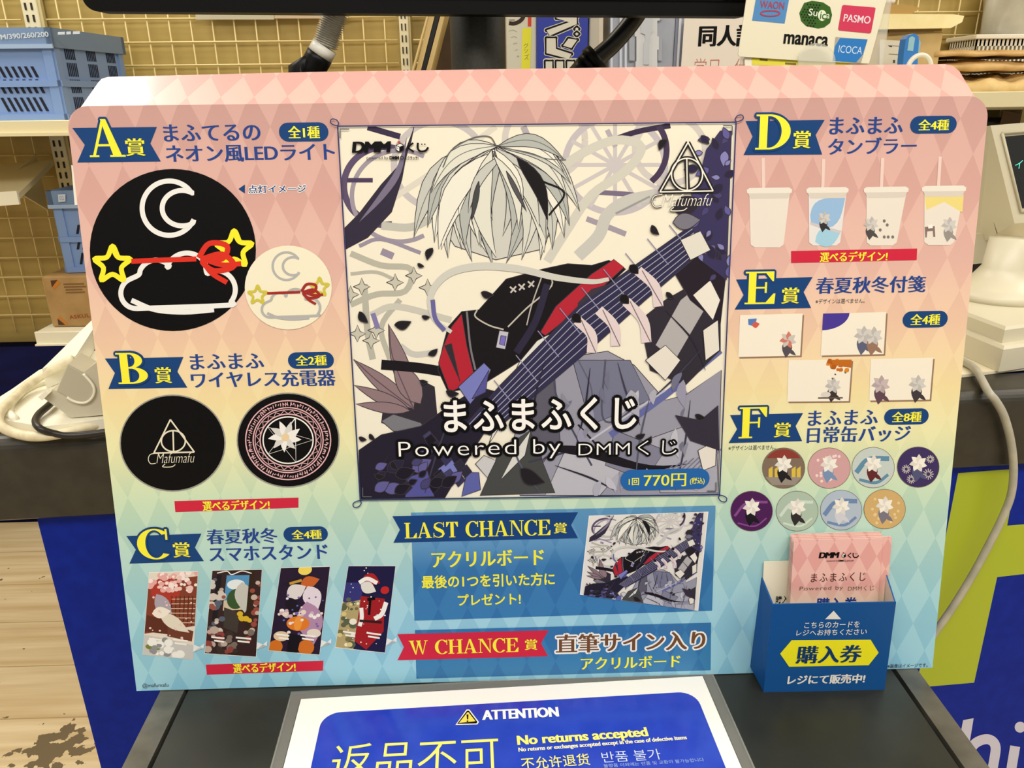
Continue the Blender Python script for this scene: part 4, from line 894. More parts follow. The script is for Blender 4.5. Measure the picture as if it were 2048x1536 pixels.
    for pts, c in (((1145, 720), (1260, 720), (1300, 800), (1180, 850)), (116, 118, 140)), (((1060, 790), (1110, 760), (1120, 880), (1060, 960)), (92, 90, 104)), (((1290, 880), (1430, 830), (1436, 985), (1320, 985)), (168, 168, 180)), (((1130, 900), (1250, 930), (1200, 990), (1090, 990)), (184, 184, 192)), (((1000, 900), (1060, 860), (1110, 985), (960, 990)), (70, 72, 70)), (((1230, 860), (1330, 900), (1290, 960), (1210, 930)), (128, 128, 146)): poly(pts, c)
    p.up(); line(B((1340, 690), (1350, 840), (1420, 1000), (1560, 1260)), 4, (74, 74, 92)); line(B((1640, 640), (1620, 960), (1700, 1000), (1830, 900)), 4, (84, 84, 100)); line(B((1480, 640), (1560, 820), (1540, 1000)), 3, (96, 96, 112)); line(B((1190, 1240), (1380, 1190), (1480, 1150)), 4, (60, 60, 74)); line([(1100, 895), (1180, 905), (1300, 935), (1440, 915)], 20, (26, 22, 28), True, lambda t: math.sin(PI*min(1, t + .15)))
    line(B((1480, 1020), (1580, 1130)), 4, (40, 38, 50)); line([(1220, 870), (1330, 790), (1440, 700)], 13, (98, 104, 160), True); line([(1180, 880), (1330, 780)], 4, (188, 188, 204))
    p.up(); poly([(1280, 640), (1330, 600), (1400, 560), (1440, 560), (1440, 700), (1370, 770), (1300, 740)], (48, 44, 54)); poly([(1310, 690), (1360, 600), (1410, 560), (1420, 600), (1350, 720)], (176, 172, 172)); poly([(1345, 540), (1400, 500), (1450, 560), (1440, 650), (1380, 600)], (38, 30, 40)); p.up()
    poly([(1385, 590), (1420, 560), (1440, 600), (1425, 640)], (232, 226, 214))
    poly(B((200, 1170), (330, 1080), (560, 1030), (700, 930), (900, 800), (1010, 830), (1000, 960), (860, 1180), (700, 1450), (200, 1455)), (34, 30, 46)); p.up()
    for q in (((780, 800), (930, 660), (970, 700), (930, 800), (850, 900)), ((660, 1280), (740, 1220), (780, 1280), (740, 1360)), ((830, 1300), (900, 1300), (910, 1400), (800, 1440)), ((480, 1330), (600, 1290), (640, 1440), (470, 1445)), ((860, 870), (960, 700), (940, 830))): poly(B(*q), rr.choice([(92, 98, 164), (118, 124, 190), (84, 84, 150)]))
    for k_ in range(14): x, y = rr.uniform(280, 800), rr.uniform(1080, 1400); poly(B((x, y), (x + 40, y - 30), (x + 70, y + 10), (x + 30, y + 50)), rr.choice([(54, 50, 84), (66, 64, 104), (24, 20, 30), (44, 42, 58)]))
    p.up(); poly(B((1240, 530), (1320, 490), (1190, 690), (1110, 820), (1010, 1050), (960, 1130), (1060, 820), (1140, 650)), (220, 220, 212)); poly(B((1110, 1180), (1200, 1060), (1170, 1200), (1030, 1340)), (214, 214, 206)); poly(B((880, 1250), (930, 1200), (1000, 1230), (950, 1330)), (200, 200, 200))
    p.up(); poly([(930, 850), (1000, 770), (1155, 613), (1270, 530), (1380, 452), (1412, 496), (1290, 600), (1190, 690), (1060, 800), (980, 870)], (48, 46, 76)); p.up()
    for k_ in range(6):
        f_ = k_/5; line([(935 + 36*f_, 852 + 16*f_), (1160 + 24*f_, 618 + 60*f_), (1384 + 22*f_, 458 + 34*f_)], 1.5, (168, 166, 186), False)
    for k_ in range(9):
        f_ = k_/8; c = (1010 + 350*f_, 790 - 310*f_ + 30*math.sin(PI*f_)*-1); line([(c[0] - 22, c[1] - 30), (c[0] + 20, c[1] + 22)], 2, (140, 138, 170), False)
    # pale ribbon wound about the neck
    for a, b_ in (((1475, 410), (1560, 600)), ((1600, 350), (1700, 560)), ((1760, 300), (1880, 540)), ((1830, 120), (1950, 330))): line(B(a, ((a[0]+b_[0])/2 + 40, (a[1]+b_[1])/2 - 10), b_), 20, (222, 206, 206)); line(B((a[0] + 24, a[1]), (b_[0] + 24, b_[1])), 2, (120, 104, 112))
    for x, y in ((1470, 400), (1750, 290), (1805, 115)): poly(leaf(B((x - 22, y - 26))[0], B((x + 26, y + 24))[0], .4), (20, 18, 20))
    # flowers at the upper right
    p.up(); poly([(1412, 300), (1440, 262), (1462, 262), (1452, 560), (1400, 520), (1380, 430)], (58, 52, 92)); p.up()
    for k_ in range(34):
        x, y = rr.uniform(1395, 1460), rr.uniform(270, 560); a = rr.uniform(0, 2*PI); l_ = rr.uniform(16, 34); poly(leaf((x, y), (x + l_*math.cos(a), y + l_*math.sin(a)), .28), rr.choice([(96, 92, 156), (72, 66, 120), (132, 130, 188), (44, 38, 66), (116, 116, 176)]))
        if k_ % 12 == 11: p.up()
    p.up(); poly(leaf((1345, 420), (1405, 400), .3), (46, 40, 50)); poly(leaf((1345, 445), (1400, 440), .3), (120, 118, 130)); poly([(1360, 480), (1400, 462), (1420, 500), (1380, 520)], (222, 218, 206))
    # folds, cracks and hatching on the dark parts
    for a, b_ in (((1090, 720), (1062, 860)), ((1180, 735), (1150, 900)), ((1235, 725), (1280, 850)), ((1300, 790), (1270, 960)), ((1380, 800), (1350, 980)), ((1110, 930), (1230, 980)), ((1330, 620), (1410, 740)), ((1020, 880), (1080, 985)), ((905, 820), (850, 985)), ((780, 905), (760, 990)), ((1400, 700), (1300, 800))):
        m_ = ((a[0]+b_[0])/2 + rr.uniform(-16, 16), (a[1]+b_[1])/2); line([a, m_, b_], 3, rr.choice([(60, 58, 74), (86, 86, 104), (44, 40, 54)]), True, lambda t: .3 + math.sin(PI*t))
    for k_ in range(26):
        x, y = rr.uniform(1080, 1420), rr.uniform(740, 960); poly(leaf((x, y), (x + rr.uniform(-26, 26), y + rr.uniform(20, 60)), rr.uniform(.1, .25), .1), rr.choice([(136, 136, 152), (172, 172, 184), (112, 112, 134), (190, 190, 200), (150, 148, 170)]), 0)
    for k_ in range(18):
        x, y = rr.uniform(735, 900), rr.uniform(890, 985); poly(leaf((x, y), (x + rr.uniform(14, 40), y - rr.uniform(4, 24)), .3), rr.choice([(40, 36, 60), (70, 66, 112), (96, 92, 150), (28, 24, 36)]))
    for k_ in range(8): x = 1305 + k_*14; line([(x, 960 - k_*3), (x + 40, 930 - k_*5)], 2, (118, 116, 140), False)
    for pts in (((1290, 720), (1330, 690), (1360, 720), (1330, 760)), ((1405, 660), (1435, 640), (1438, 700), (1410, 720)), ((1395, 900), (1432, 880), (1430, 930), (1405, 940))): poly(pts, (226, 220, 208))
    poly([(1350, 830), (1400, 840), (1435, 810), (1437, 900), (1380, 880)], (52, 46, 60))
    # drifting black petals
    p.up()
    for x, y, s_, a in ((1310, 460, 24, .9), (1325, 290, 26, 2.2), (860, 508, 26, 2.0), (842, 530, 14, .4), (975, 587, 26, .2), (728, 634, 28, .9), (806, 646, 34, -.2), (852, 633, 16, .1), (866, 703, 22, -.6), (848, 762, 16, .1), (905, 784, 26, .2), (1065, 950, 56, .5), (745, 873, 16, .8), (726, 876, 16, .3), (790, 930, 22, .9), (760, 950, 22, .1), (1340, 590, 20, .6), (1295, 880, 22, -.9), (1400, 832, 22, .3), (1280, 870, 20, -.3)):
        d = (s_*.5*math.cos(a), s_*.5*math.sin(a)); poly(leaf((x - d[0], y - d[1]), (x + d[0], y + d[1]), .26, .12), (32, 28, 32))
def f(p):
    p.px(ART, ink(238, 232, 212)); p.up(); p.clip = ART; art(p, lambda x, y: (x, y)); p.clip = None
picture = part_print('main_picture', board, f, 2, 'large framed picture of white plumes, dark cloth and a guitar neck')
TOPL = 11                                               # printing on top of the picture
def f(p):
    m = ink(40, 56, 110); o = [(676, 253), (1471, 245), (1438, 988), (721, 999)]
    for i in range(4): p.line([o[i], o[(i+1) % 4]], 2.4, m)
    for (x, y), dx, dy in zip(o, (-1, 1, 1, -1), (-1, -1, 1, 1)): p.line([(x + dx*1, y), (x + dx*-2, y + dy*6), (x + dx*3, y + dy*13), (x + dx*12, y + dy*14), (x + dx*14, y + dy*7), (x + dx*6, y + dy*2), (x - dx*6, y)], 2, m, True)
    for (x, y), dx, dy in zip(((681, 259), (1463, 252), (1431, 981), (726, 992)), (1, -1, -1, 1), (1, 1, -1, -1)): p.line([(x + dx*18, y), (x, y)], 2, ink(90, 90, 96)); p.line([(x, y), (x, y + dy*18)], 2, ink(90, 90, 96))
part_print('picture_frame_line', picture, f, TOPL)
def kuji_logo(p, x0, y0, s, m):
    """Lottery logo: heavy capitals, a little box with a face and two kana."""
    T = lambda x, y: (x0 + x*s, y0 + y*s)
    p.text('DMM', (*T(1, 1), *T(76, 22)), m, .0, .07, .12, .9, .03)
    p.px([T(87, 8), T(96, 3), T(103, 7), T(103, 18), T(94, 22), T(87, 18)], m); p.up(); p.px([T(88.5, 9.5), T(94, 12), T(94, 20), T(88.5, 17)], WHITE); p.px([T(89, 8), T(96, 5), T(101.5, 8), T(95, 11)], WHITE)
    p.disc(T(91, 14), (.9*s, 1.3*s), m, 8); p.px([T(90, 3), T(93, -1), T(97, 1), T(96, 4)], ink(200, 60, 60)); p.k -= 1
    p.text('く', (*T(110, 3), *T(123, 22)), m, .03); p.line([T(131, 3), T(131, 14), T(136, 20), T(146, 19), T(152, 12)], 4*s, m, True); p.disc(T(139, 6), (1.5*s, 1.5*s), m, 8); p.disc(T(145, 6), (1.5*s, 1.5*s), m, 8)
    p.text('powered by', (*T(29, 30), *T(72, 38)), m); p.text('DMM', (*T(75, 30), *T(93, 36)), m, .05, .02); p.ring(T(99, 33), (3.2*s, 3.2*s), 1.2*s, m); p.text('スクラッチ!', (*T(105, 30), *T(132, 37)), m, .03)
part_print('picture_logo', picture, lambda p: kuji_logo(p, 705, 283, 1.0, BLACK), TOPL, 'black lottery logo')
def f(p):
    for body, bx, sp_, bd, e in (('まふまふくじ', (889, 797, 1271, 860), 1.16, .0, .02), ('Powered by', (797, 879, 1122, 919), 1.16, -.012, 0), ('DMMくじ', (1156, 880, 1353, 910), 1.1, -.012, 0)):
        p.text(body, bx, BLACK, 0, 0, 0, sp_, .12); p.up(); p.text(body, bx, ink(246, 244, 238), bd, 0, 0, sp_, e); p.up()
part_print('picture_lettering', picture, f, TOPL, 'white title lettering with a black edge')
def f(p):
    for w_, m in ((9, ink(36, 32, 36)), (2.6, ink(240, 236, 222))): emblem(p, (1375, 285), (1319, 384), (1425, 382), (1373, 349), (31, 32), w_, m, (1303, 384, 1424, 422), 1.8 if w_ < 5 else 4); p.up()
part_print('picture_emblem', picture, f, TOPL, 'white triangle emblem with a dark edge')
tag_ = part_print('price_tag', picture, lambda p: p.pill((1240, 937, 1418, 978), ink(36, 100, 168)), TOPL, 'blue price pill')
def f(p):
    p.text('1回', (1257, 955, 1277, 969), YELLOW, .015); p.text('770円', (1287, 946, 1371, 972), YELLOW, 0, .015); p.text('(税込)', (1379, 954, 1408, 968), YELLOW, .015)
part_print('price_lettering', tag_, f, TOPL + 1)
# last chance and W chance
SLATE = diamond_mat('blue_printed_box', [(0, (52, 124, 176)), (.55, (56, 122, 174)), (.72, (92, 148, 190)), (1, (100, 158, 196))], [(0, (44, 112, 168)), (.55, (46, 112, 166)), (.72, (80, 138, 182)), (1, (90, 148, 188))], 0.03, .137, DW, DH, dA[0], dA[1])
box_ = part_print('last_chance_box', board, lambda p: p.px([(822, 1025), (1431, 1011), (1424, 1221), (829, 1241)], SLATE), 2, 'blue box for the last chance prize')
def f(p): p.px([(785, 1032), (1156, 1024), (1142, 1050), (1156, 1076), (787, 1085), (800, 1059)], NAVY); p.up(); p.roman('LAST CHANCE', (809, 1042, 1101, 1073), YELLOW); p.text('賞', (1108, 1045, 1133, 1066), YELLOW, 0, .03)
part_print('last_chance_ribbon', box_, f, 3, 'navy ribbon reading LAST CHANCE')
part_print('box_heading', box_, lambda p: p.text('アクリルボード', (864, 1100, 1087, 1132), YELLOW, .0, .03), 3)
def f(p): p.text('最後の1つを引いた方に', (844, 1148, 1109, 1173), YELLOW, edge=.022); p.text('プレゼント!', (916, 1187, 1041, 1209), YELLOW, edge=.022)
part_print('box_lettering', box_, f, 3)
MINI = [(1179, 1032), (1415, 1024), (1395, 1220), (1161, 1188)]
def f(p):
    c = np.mean(MINI, 0); p.px([tuple(c + (np.array(v) - c)*1.012) for v in MINI], WHITE); p.up(); p.px(MINI, ink(226, 222, 214)); p.up(); p.clip = MINI
    q = quad_map(MINI)
    def T(x, y):
        v = (y - 254)/740; l, r = 677 + 45*v, 1470 - 33*v; return q(.03 + .94*(x - l)/(r - l), -.02 + v*1.04)
    art(p, T, .30); p.clip = None
part_print('board_picture', box_, f, 3, 'tilted small picture')
box_ = part_print('double_chance_box', board, lambda p: p.px([(830, 1260), (1422, 1245), (1421, 1340), (833, 1357)], SLATE), 2, 'blue box for the signed board prize')
def f(p): p.px([(795, 1268), (1097, 1260), (1082, 1286), (1096, 1312), (795, 1320), (808, 1294)], RED); p.up(); p.roman('W CHANCE', (818, 1278, 1037, 1306), YELLOW); p.text('賞', (1050, 1278, 1074, 1299), YELLOW, 0, .03)
part_print('double_chance_ribbon', box_, f, 3, 'crimson ribbon reading W CHANCE')
def f(p): p.text('直筆サイン入り', (1113, 1265, 1409, 1302), WHITE, 0, .03, edge=.09); p.up(); p.text('直筆サイン入り', (1113, 1265, 1409, 1302), ink(112, 74, 44), 0, .035); p.text('アクリルボード', (1162, 1312, 1360, 1336), YELLOW, .0, .028)
part_print('box_lettering', box_, f, 3)

# ------------------------------------------------------------------ card holder, purchase cards
HB = ink(24, 84, 150)
yfr = -.0192
HF = Frame((.2, yfr, ZT), (1, -.012, 0), (0, 0, 1))
uL, uR = HF.uv(1527, 1384)[0], HF.uv(1769, 1379)[0]; vT = HF.uv(1668, 1206.5)[1]; uLt, uRt = HF.uv(1545, 1207)[0], HF.uv(1792, 1206)[0]
holder = thing('card_holder', 'small blue card box with a yellow label at the right foot of the display board', 'card box', HF)
q = lambda u, v, h=0: HF.at(u, v, h)
tk = .0009; dp = .0205
b = MB(); b.prism([q(uL, 0), q(uR, 0), q(uRt, vT), q(uLt, vT)], -HF.n*tk, HB); fo = b.build('front_wall', holder)
SK = q(uLt, vT + .0145, -dp)
for u0, u1, inn in ((uL, uLt, 1), (uR, uRt, -1)):
    b = MB(); ins = np.array([inn*tk, 0, 0]); pts = [q(u0, 0, -tk*1.05), q(u1, vT, -tk*1.05), q(u1 - .002*inn, vT + .008, -dp*.96), q(u0 - .004*inn, .006, -dp*.96)]
    b.prism(pts, ins, HB); b.poly([p_ + ins*1.1 for p_ in pts], mat((232, 228, 214), .6)); b.build('side_wall', holder)
b = MB(); b.prism([q(uL + .001, .0006, -.001), q(uR - .001, .0006, -.001), q(uR - .001, .0006, -dp*.9), q(uL + .001, .0006, -dp*.9)], (0, 0, .0006), HB); b.build('box_base', holder)
part_print('hexagon_label', fo, lambda p: p.px([(1560, 1307), (1583, 1280), (1741, 1279), (1757, 1305), (1737, 1330), (1578, 1333)], ink(248, 240, 40)), 2, 'yellow hexagon label', HF)
part_print('label_lettering', fo, lambda p: p.text('購入券', (1594, 1290, 1722, 1325), ink(20, 60, 110), 0, .035), 4, None, HF)
part_print('instruction_lettering', fo, lambda p: (p.text('こちらのカードを', (1609, 1243, 1719, 1255), WHITE, .006), p.text('レジへお持ちください', (1593, 1258, 1733, 1270), WHITE, .006)), 2, None, HF)
part_print('sale_lettering', fo, lambda p: p.text('レジにて販売中!', (1576, 1349, 1729, 1367), WHITE, 0, .02, edge=.02), 2, None, HF)
part_print('arrow_mark', fo, lambda p: p.px([(1650, 1238), (1667, 1221), (1682, 1238)], WHITE), 2, None, HF)
CARDM = diamond_mat('pink_card_print', [(0, (246, 226, 184)), (.36, (246, 222, 190)), (.6, (240, 190, 178)), (1, (238, 186, 178))], [(0, (246, 226, 184)), (.36, (246, 220, 188)), (.6, (228, 166, 158)), (1, (226, 162, 156))], 0.02, .105, .0122, .0225, .004, .1025)
EDGE = mat((244, 234, 222), .55)
def card_frame(h, dx=0, dv=0): return Frame(BOARD.at(.199 + dx, .004 + dv, h), BOARD.ex, BOARD.ey)
def purchase_card(h, tl, tr, label, face=True, roll=0.0):
    F0 = card_frame(h); a, c_ = F0.uv(*tl), F0.uv(*tr); top = (a[1] + c_[1])/2
    o = F0.at(a[0], 0); fr = Frame(o, F0.ex*math.cos(roll) + F0.ey*math.sin(roll), F0.ey*math.cos(roll) - F0.ex*math.sin(roll)); w = c_[0] - a[0]
    t = thing('purchase_card', label, 'card', fr, group='pink purchase cards in the blue card box')
    P_ = [fr.at(u, v) for u, v in rounded(0, .0, w, top, .0012, 3)]
    b = MB(); b.prism(P_[::-1], -fr.n*.0004, EDGE); b.poly([x + fr.n*.00003 for x in P_], CARDM); bo = b.build('card_sheet', t)
    return t, bo, fr
names = ['pink purchase card rearmost in the box, against the display board', 'pink purchase card second from the back of the stack', 'pink purchase card third from the back of the stack',
         'pink purchase card shifted right, its edge sticking out at the right of the stack', 'pink purchase card directly behind the front card of the stack']
for i, (tl, tr) in enumerate((((1581, 1066), (1762, 1065)), ((1583, 1069), (1764, 1068)), ((1584, 1072), (1765, 1070)), ((1592, 1077), (1784, 1073)), ((1586, 1076), (1767, 1074)))):
    purchase_card(.0032 + .0018*i, tl, tr, names[i])
t, bo, fr = purchase_card(.0032 + .0018*5, (1588, 1079), (1766, 1077), 'pink purchase card at the front of the stack, its title lettering in view')
part_print('card_logo', bo, lambda p: kuji_logo(p, 1638, 1104, .52, BLACK), 2, None, fr)
def f(p):
    p.text('まふまふくじ', (1622, 1145, 1731, 1163), ink(74, 40, 30), .0, space=1.2); p.text('Powered by', (1599, 1172, 1686, 1182), ink(120, 96, 84), -.004, space=1.1); p.text('DMMくじ', (1696, 1171, 1748, 1181), ink(120, 96, 84), -.004, space=1.1)
    p.text('購入券', (1633, 1195, 1714, 1221), ink(30, 62, 136), .02)
part_print('card_lettering', bo, f, 2, None, fr)
fw = card_frame(.0018); a, c_ = fw.uv(1528, 1123), fw.uv(1640, 1121)
t = thing('plain_card', 'plain white card behind the pink cards, at the left of the blue box', 'card', Frame(fw.at(a[0], 0), fw.ex, fw.ey))
b = MB(); b.prism([fw.at(u, v) for u, v in rounded(a[0], .002, c_[0], a[1], .0006, 2)][::-1], -fw.n*.0004, mat((238, 230, 206), .5)); bo = b.build('card_sheet', t)
part_print('card_lettering', bo, lambda p: p.text('購入', (1551, 1192, 1577, 1206), BLACK, .012), 2, None, fw)

# ------------------------------------------------------------------ attention sheet in a clear sleeve
zs = ZT + .0012
A0, B0 = onZ(602, 1398, zs), onZ(1405, 1352, zs); ex = (B0 - A0); L0 = np.linalg.norm(ex); ex = ex/L0
SH = Frame(A0, ex, (-ex[1], ex[0], 0))
sheet = thing('attention_sheet', 'blue and white no-returns notice in a clear sleeve lying on the ledge', 'notice', SH)
b = MB(); b.prism([SH.at(u, v) for u, v in ((0, -.205), (L0, -.205), (L0, 0), (0, 0))][::-1], -SH.n*.0003, mat((246, 246, 240), .5)); so = b.build('paper_sheet', sheet)
b = MB(); m_ = .0085; sl = mat((206, 206, 198), .18, alpha=.16, spec=.6, name='clear_plastic')
o_ = [(-m_, -.212), (L0 + m_, -.212), (L0 + m_, m_*.8), (-m_, m_*.8)]; i_ = [(-.0005, -.2055), (L0 + .0005, -.2055), (L0 + .0005, .0005), (-.0005, .0005)]
for k in range(4):
    b.prism([SH.at(*o_[k], -.0006), SH.at(*o_[(k+1) % 4], -.0006), SH.at(*i_[(k+1) % 4], -.0006), SH.at(*i_[k], -.0006)], SH.n*.0006, sl)
b.tube([SH.at(*o_[3], .0003), SH.at(*o_[2], .0003)], .0007, sl, 6, False); b.tube([SH.at(-m_*.9, 0, .0003), SH.at(-m_*.9, -.2, .0003)], .0006, sl, 6, False); b.tube([SH.at(L0 + m_*.9, 0, .0003), SH.at(L0 + m_*.9, -.2, .0003)], .0006, sl, 6, False)
b.build('sleeve_edge', sheet, 'clear plastic edge')
def f(p):
    m = noise_mat('blue_notice_print', (26, 58, 186), (34, 66, 194), 60, .16, bump=.0, spec=.6)
    u0, v1 = .0175, -.0150; p.uvpoly(rounded(u0, -.19, L0 - .010, v1, .0125, 8), m)
bl_ = part_print('blue_field', so, f, 2, 'blue printed field', SH)
LS = ink(252, 238, 120)
def f(p):
    a = math.radians(0)
    p.px([(911, 1451), (933, 1420), (939, 1420), (958, 1445), (955, 1450)], ink(244, 240, 222)); p.up(.5); p.px([(914, 1449), (934, 1422.5), (938, 1422.5), (955, 1445), (953, 1448)], BLACK); p.up(.5); p.px([(918, 1447), (935, 1425.5), (937, 1425.5), (951, 1443.5)], ink(248, 222, 92)); p.up(.5)
    p.px([(933, 1430), (937, 1430), (936.5, 1440), (934, 1440)], BLACK); p.disc((935, 1443.5), (1.9, 1.6), BLACK, 10)
    p.text_on('ATTENTION', (966, 1441), (1117, 1434), 19, ink(250, 250, 248), .012, .05)
    p.text_on('No returns accepted', (1037, 1497), (1298, 1479), 24, LS, .012, .035); p.text_on('No returns or exchanges accepted except in the case of defective items', (1038, 1507), (1375, 1482), 10.5, ink(246, 240, 200), .008, .03)
    p.text_on('返品不可', (654, 1568), (1000, 1549), 76, LS, -.004)
    p.text_on('不允许退货', (1044, 1541), (1181, 1531), 24, LS, .004); p.text_on('반품 불가', (1206, 1527), (1324, 1520), 22, ink(206, 220, 236), -.006)
    p.text_on('불량품 이외에는 반품 및 교환이 불가능합니다', (1208, 1537), (1409, 1524), 7.5, ink(150, 176, 226))
part_print('notice_lettering', bl_, f, 4, None, SH)

# ------------------------------------------------------------------ monitor, its post and the cables behind the board
MBLK = mat((4, 4, 4), .42, spec=.2, name='black_plastic')
CHAR = noise_mat('charcoal_powder_coat', (36, 36, 29), (46, 46, 37), 300, .6, bump=.04)
ym = .30
xa, xb = onY(166, 10, ym)[0], onY(1512, 20, ym)[0]; zb_ = onY(600, 19, ym)[2]
t = thing('monitor', 'black monitor whose lower edge hangs over the top of the display board', 'monitor', loc=(-.04, ym + .05, ZC))
fm = Frame((xa, ym, zb_), (xb - xa, 0, onY(1460, 31, ym)[2] - onY(300, 19, ym)[2]), (0, 0, 1)); W_ = xb - xa
b = MB(); P_ = [fm.at(u, v) for u, v in rounded(0, 0, W_, .36, .012, 6)]; b.prism([p + fm.n*.0 for p in P_][::-1], -fm.n*.022, MBLK); bo = b.build('housing', t)
b = MB(); b.prism([fm.at(u, v, .0015) for u, v in ((.008, .012), (W_ - .008, .012), (W_ - .008, .352), (.008, .352))][::-1], -fm.n*.001, mat((3, 3, 4), .12, spec=.2)); b.build('screen', bo)
xp = (onY(900, 100, ym + .06)[0] + onY(1013, 100, ym + .06)[0])/2; rp = (onY(1013, 100, ym + .06)[0] - onY(900, 100, ym + .06)[0])/2*.97
b = MB(); b.lathe((xp, ym + .06, ZC + .012), [(rp, 0), (rp, .50)], CHAR, 40); b.build('post', t, 'thick charcoal post')
b = MB(); b.box((xp, ym + .04, zb_ + .17), (.09, .045, .09), MBLK, bevel=.006); b.build('mount_block', t)
b = MB(); b.box((xp, ym + .07, ZC + .006), (.20, .15, .012), CHAR, bevel=.005); b.build('foot_plate', t)
# ribbed silver hose with a black grip
yh = .335; A0, A1, A2, A3 = onY(700, -70, yh), onY(672, 8, yh), onY(650, 92, yh), onY(640, 110, yh)
t = thing('flexible_arm', 'silver ribbed flexible arm with a white ring and black grip, left of the monitor post', 'flexible arm', loc=onY(610, 180, yh))
n_ = 38; prof = lambda q: .0106 + .0016*math.sin(q*n_*2*PI)
b = MB(); pts = [A0*(1-k/280) + A2*(k/280) for k in range(281)]; b.tube(pts, prof, mat((214, 210, 198), .3, .25, spec=.7, name='ribbed_steel'), 18, False); b.build('ribbed_hose', t, 'silver ribbed section')
b = MB(); b.tube([A2, A3], .0118, mat((238, 236, 226), .4), 18, False); b.build('collar', t, 'white ring')
b = MB(); b.tube([A3, onY(621, 146, yh), onY(604, 186, yh), (onY(598, 200, yh)[0], yh, ZC + .004)], .0122, MBLK, 18, sub=4); b.build('grip', t, 'black grip')
b = MB(); q0 = onY(700, -70, yh); b.tube([q0, q0 + [.01, .0, .05], q0 + [.03, .0, .10]], .0108, MBLK, 14); b.build('upper_joint', t)
# thick black cable with a moulded sleeve
yk = .365; P0 = [onY(x, y, yk) for x, y in ((1330, -60), (1292, 0), (1262, 46), (1226, 88), (1192, 118))]
t = thing('monitor_cable', 'thick black cable with a moulded sleeve, running down from the monitor', 'cable', loc=P0[-1])
b = MB(); b.tube(P0, .0088, mat((22, 20, 18), .35, name='black_rubber_cable'), 16); b.build('cable_run', t)
b = MB(); d = (P0[-1] - P0[-2])/np.linalg.norm(P0[-1] - P0[-2]); e = P0[-1]
b.tube([e - d*.002, e + d*.006], .0148, MBLK, 18, False); b.tube([e + d*.006, e + d*.012], .0128, MBLK, 18, False)
b.tube([e + d*.010, e + d*.035 + [0, .01, -.01], e + d*.05 + [-.01, .02, -.06], (e[0] - .03, yk + .12, ZC + .014)], .0125, MBLK, 18); b.build('strain_sleeve', t, 'wider moulded sleeve')

# ------------------------------------------------------------------ goods shelf in front of the wall (centre)
yg = 1.30; zg = ZT + .30
def goods_shelf(x0, x1, y0, y1, z, label, m=IVORY, br=True, lip=.026):
    t = thing('goods_shelf', label, 'shelf', loc=((x0+x1)/2, (y0+y1)/2, z - .02))
    b = MB(); b.box(((x0+x1)/2, (y0+y1)/2, z - .0105), (x1-x0, y1-y0, .021), m, bevel=.002, seg=1); b.build('shelf_board', t)
    b = MB(); b.box(((x0+x1)/2, y0 - .003, z - lip/2), (x1-x0, .006, lip), m, bevel=.001, seg=1); b.build('front_lip', t)
    for x in ((x0 + .05, x1 - .05) if br else ()):
        b = MB(); b.prism([(x, y1, z - .02), (x, y0 + .05, z - .02), (x, y0 + .05, z - .035), (x, y1, z - .12)], (.004, 0, 0), m); b.build('bracket', t)
    return t
goods_shelf(-.27, .60, 1.26, WALL_Y - .02, zg, 'ivory shelf carrying the boards, boxes and plastic case behind the display board')
WOOD = noise_mat('pale_planed_wood', (206, 176, 112), (230, 204, 142), 12, .5, (1, 1, .15), .03)
DBR = noise_mat('dark_brown_board', (66, 44, 14), (80, 56, 20), 20, .6)
def plank(tl, tr, br, bl, m, label, y=yg, d=.14, group='boards leaning beside the slotted rail'):
    q = [onY(*p, y) for p in (tl, tr, br, bl)]; k0 = (zg - q[2][2])/(q[0][2] - q[2][2]); T1 = 1.45
    lo = lambda a, c_: c_ + (a - c_)*((zg - c_[2])/(a[2] - c_[2])); hi = lambda a, c_: c_ + (a - c_)*T1
    Q = [hi(q[0], q[3]), hi(q[1], q[2]), lo(q[1], q[2]), lo(q[0], q[3])]
    t = thing('leaning_board', label, 'board', loc=Q[3], group=group)
    b = MB(); b.prism(Q[::-1], (.0, d, 0), m); b.build('board_body', t)
    return Q
plank((857, 17), (860.5, 17), (827, 140), (823.5, 140), WOOD, 'thin pale wooden board, leftmost of the leaning boards', 1.268, .024)
plank((862, 17), (873, 17), (842, 140), (832, 140), WOOD, 'pale wooden board in the middle of the leaning boards')
plank((874, 17), (883, 17), (851, 140), (843, 140), mat((14, 12, 14), .5), 'black board between the two thicker pale leaning boards')
plank((884.5, 17), (893, 17), (862, 140), (852.5, 140), WOOD, 'pale wooden board, rightmost of the leaning boards')
a0, a1 = onY(858, 140, yg + .17), onY(930, 16, yg + .17)
t = thing('brown_board', 'dark brown panel standing behind the leaning boards, left of the monitor post', 'panel', loc=(a0[0], yg + .17, zg))
b = MB(); b.box(((a0[0] + a1[0])/2 + .015, yg + .175, (zg + a1[2] + .08)/2), (a1[0] - a0[0] + .03, .008, a1[2] + .08 - zg), DBR); b.build('board_sheet', t)
def goods_box(x0px, x1px, ytop, y, d, label, m, name='goods_box', cat='box', top_h=.12):
    p0, p1 = onY(x0px, 80, y), onY(x1px, 80, y); zt2 = onY((x0px+x1px)/2, ytop, y)[2]
    t = thing(name, label, cat, loc=((p0[0]+p1[0])/2, y, zg))
    b = MB(); b.box(((p0[0]+p1[0])/2, y + d/2, (zg + zt2)/2), (p1[0]-p0[0], d, zt2 - zg), m, bevel=.002, seg=1); bo = b.build('box_body', t)
    return t, bo, Frame((p0[0], y, zg), (1, 0, 0), (0, 0, 1))
PAPERW = mat((206, 202, 182), .5, name='off_white_paper')
t, bo, fr = goods_box(1013, 1073.5, -40, yg, .12, 'off-white goods box with a yellow tag, right of the monitor post', PAPERW)
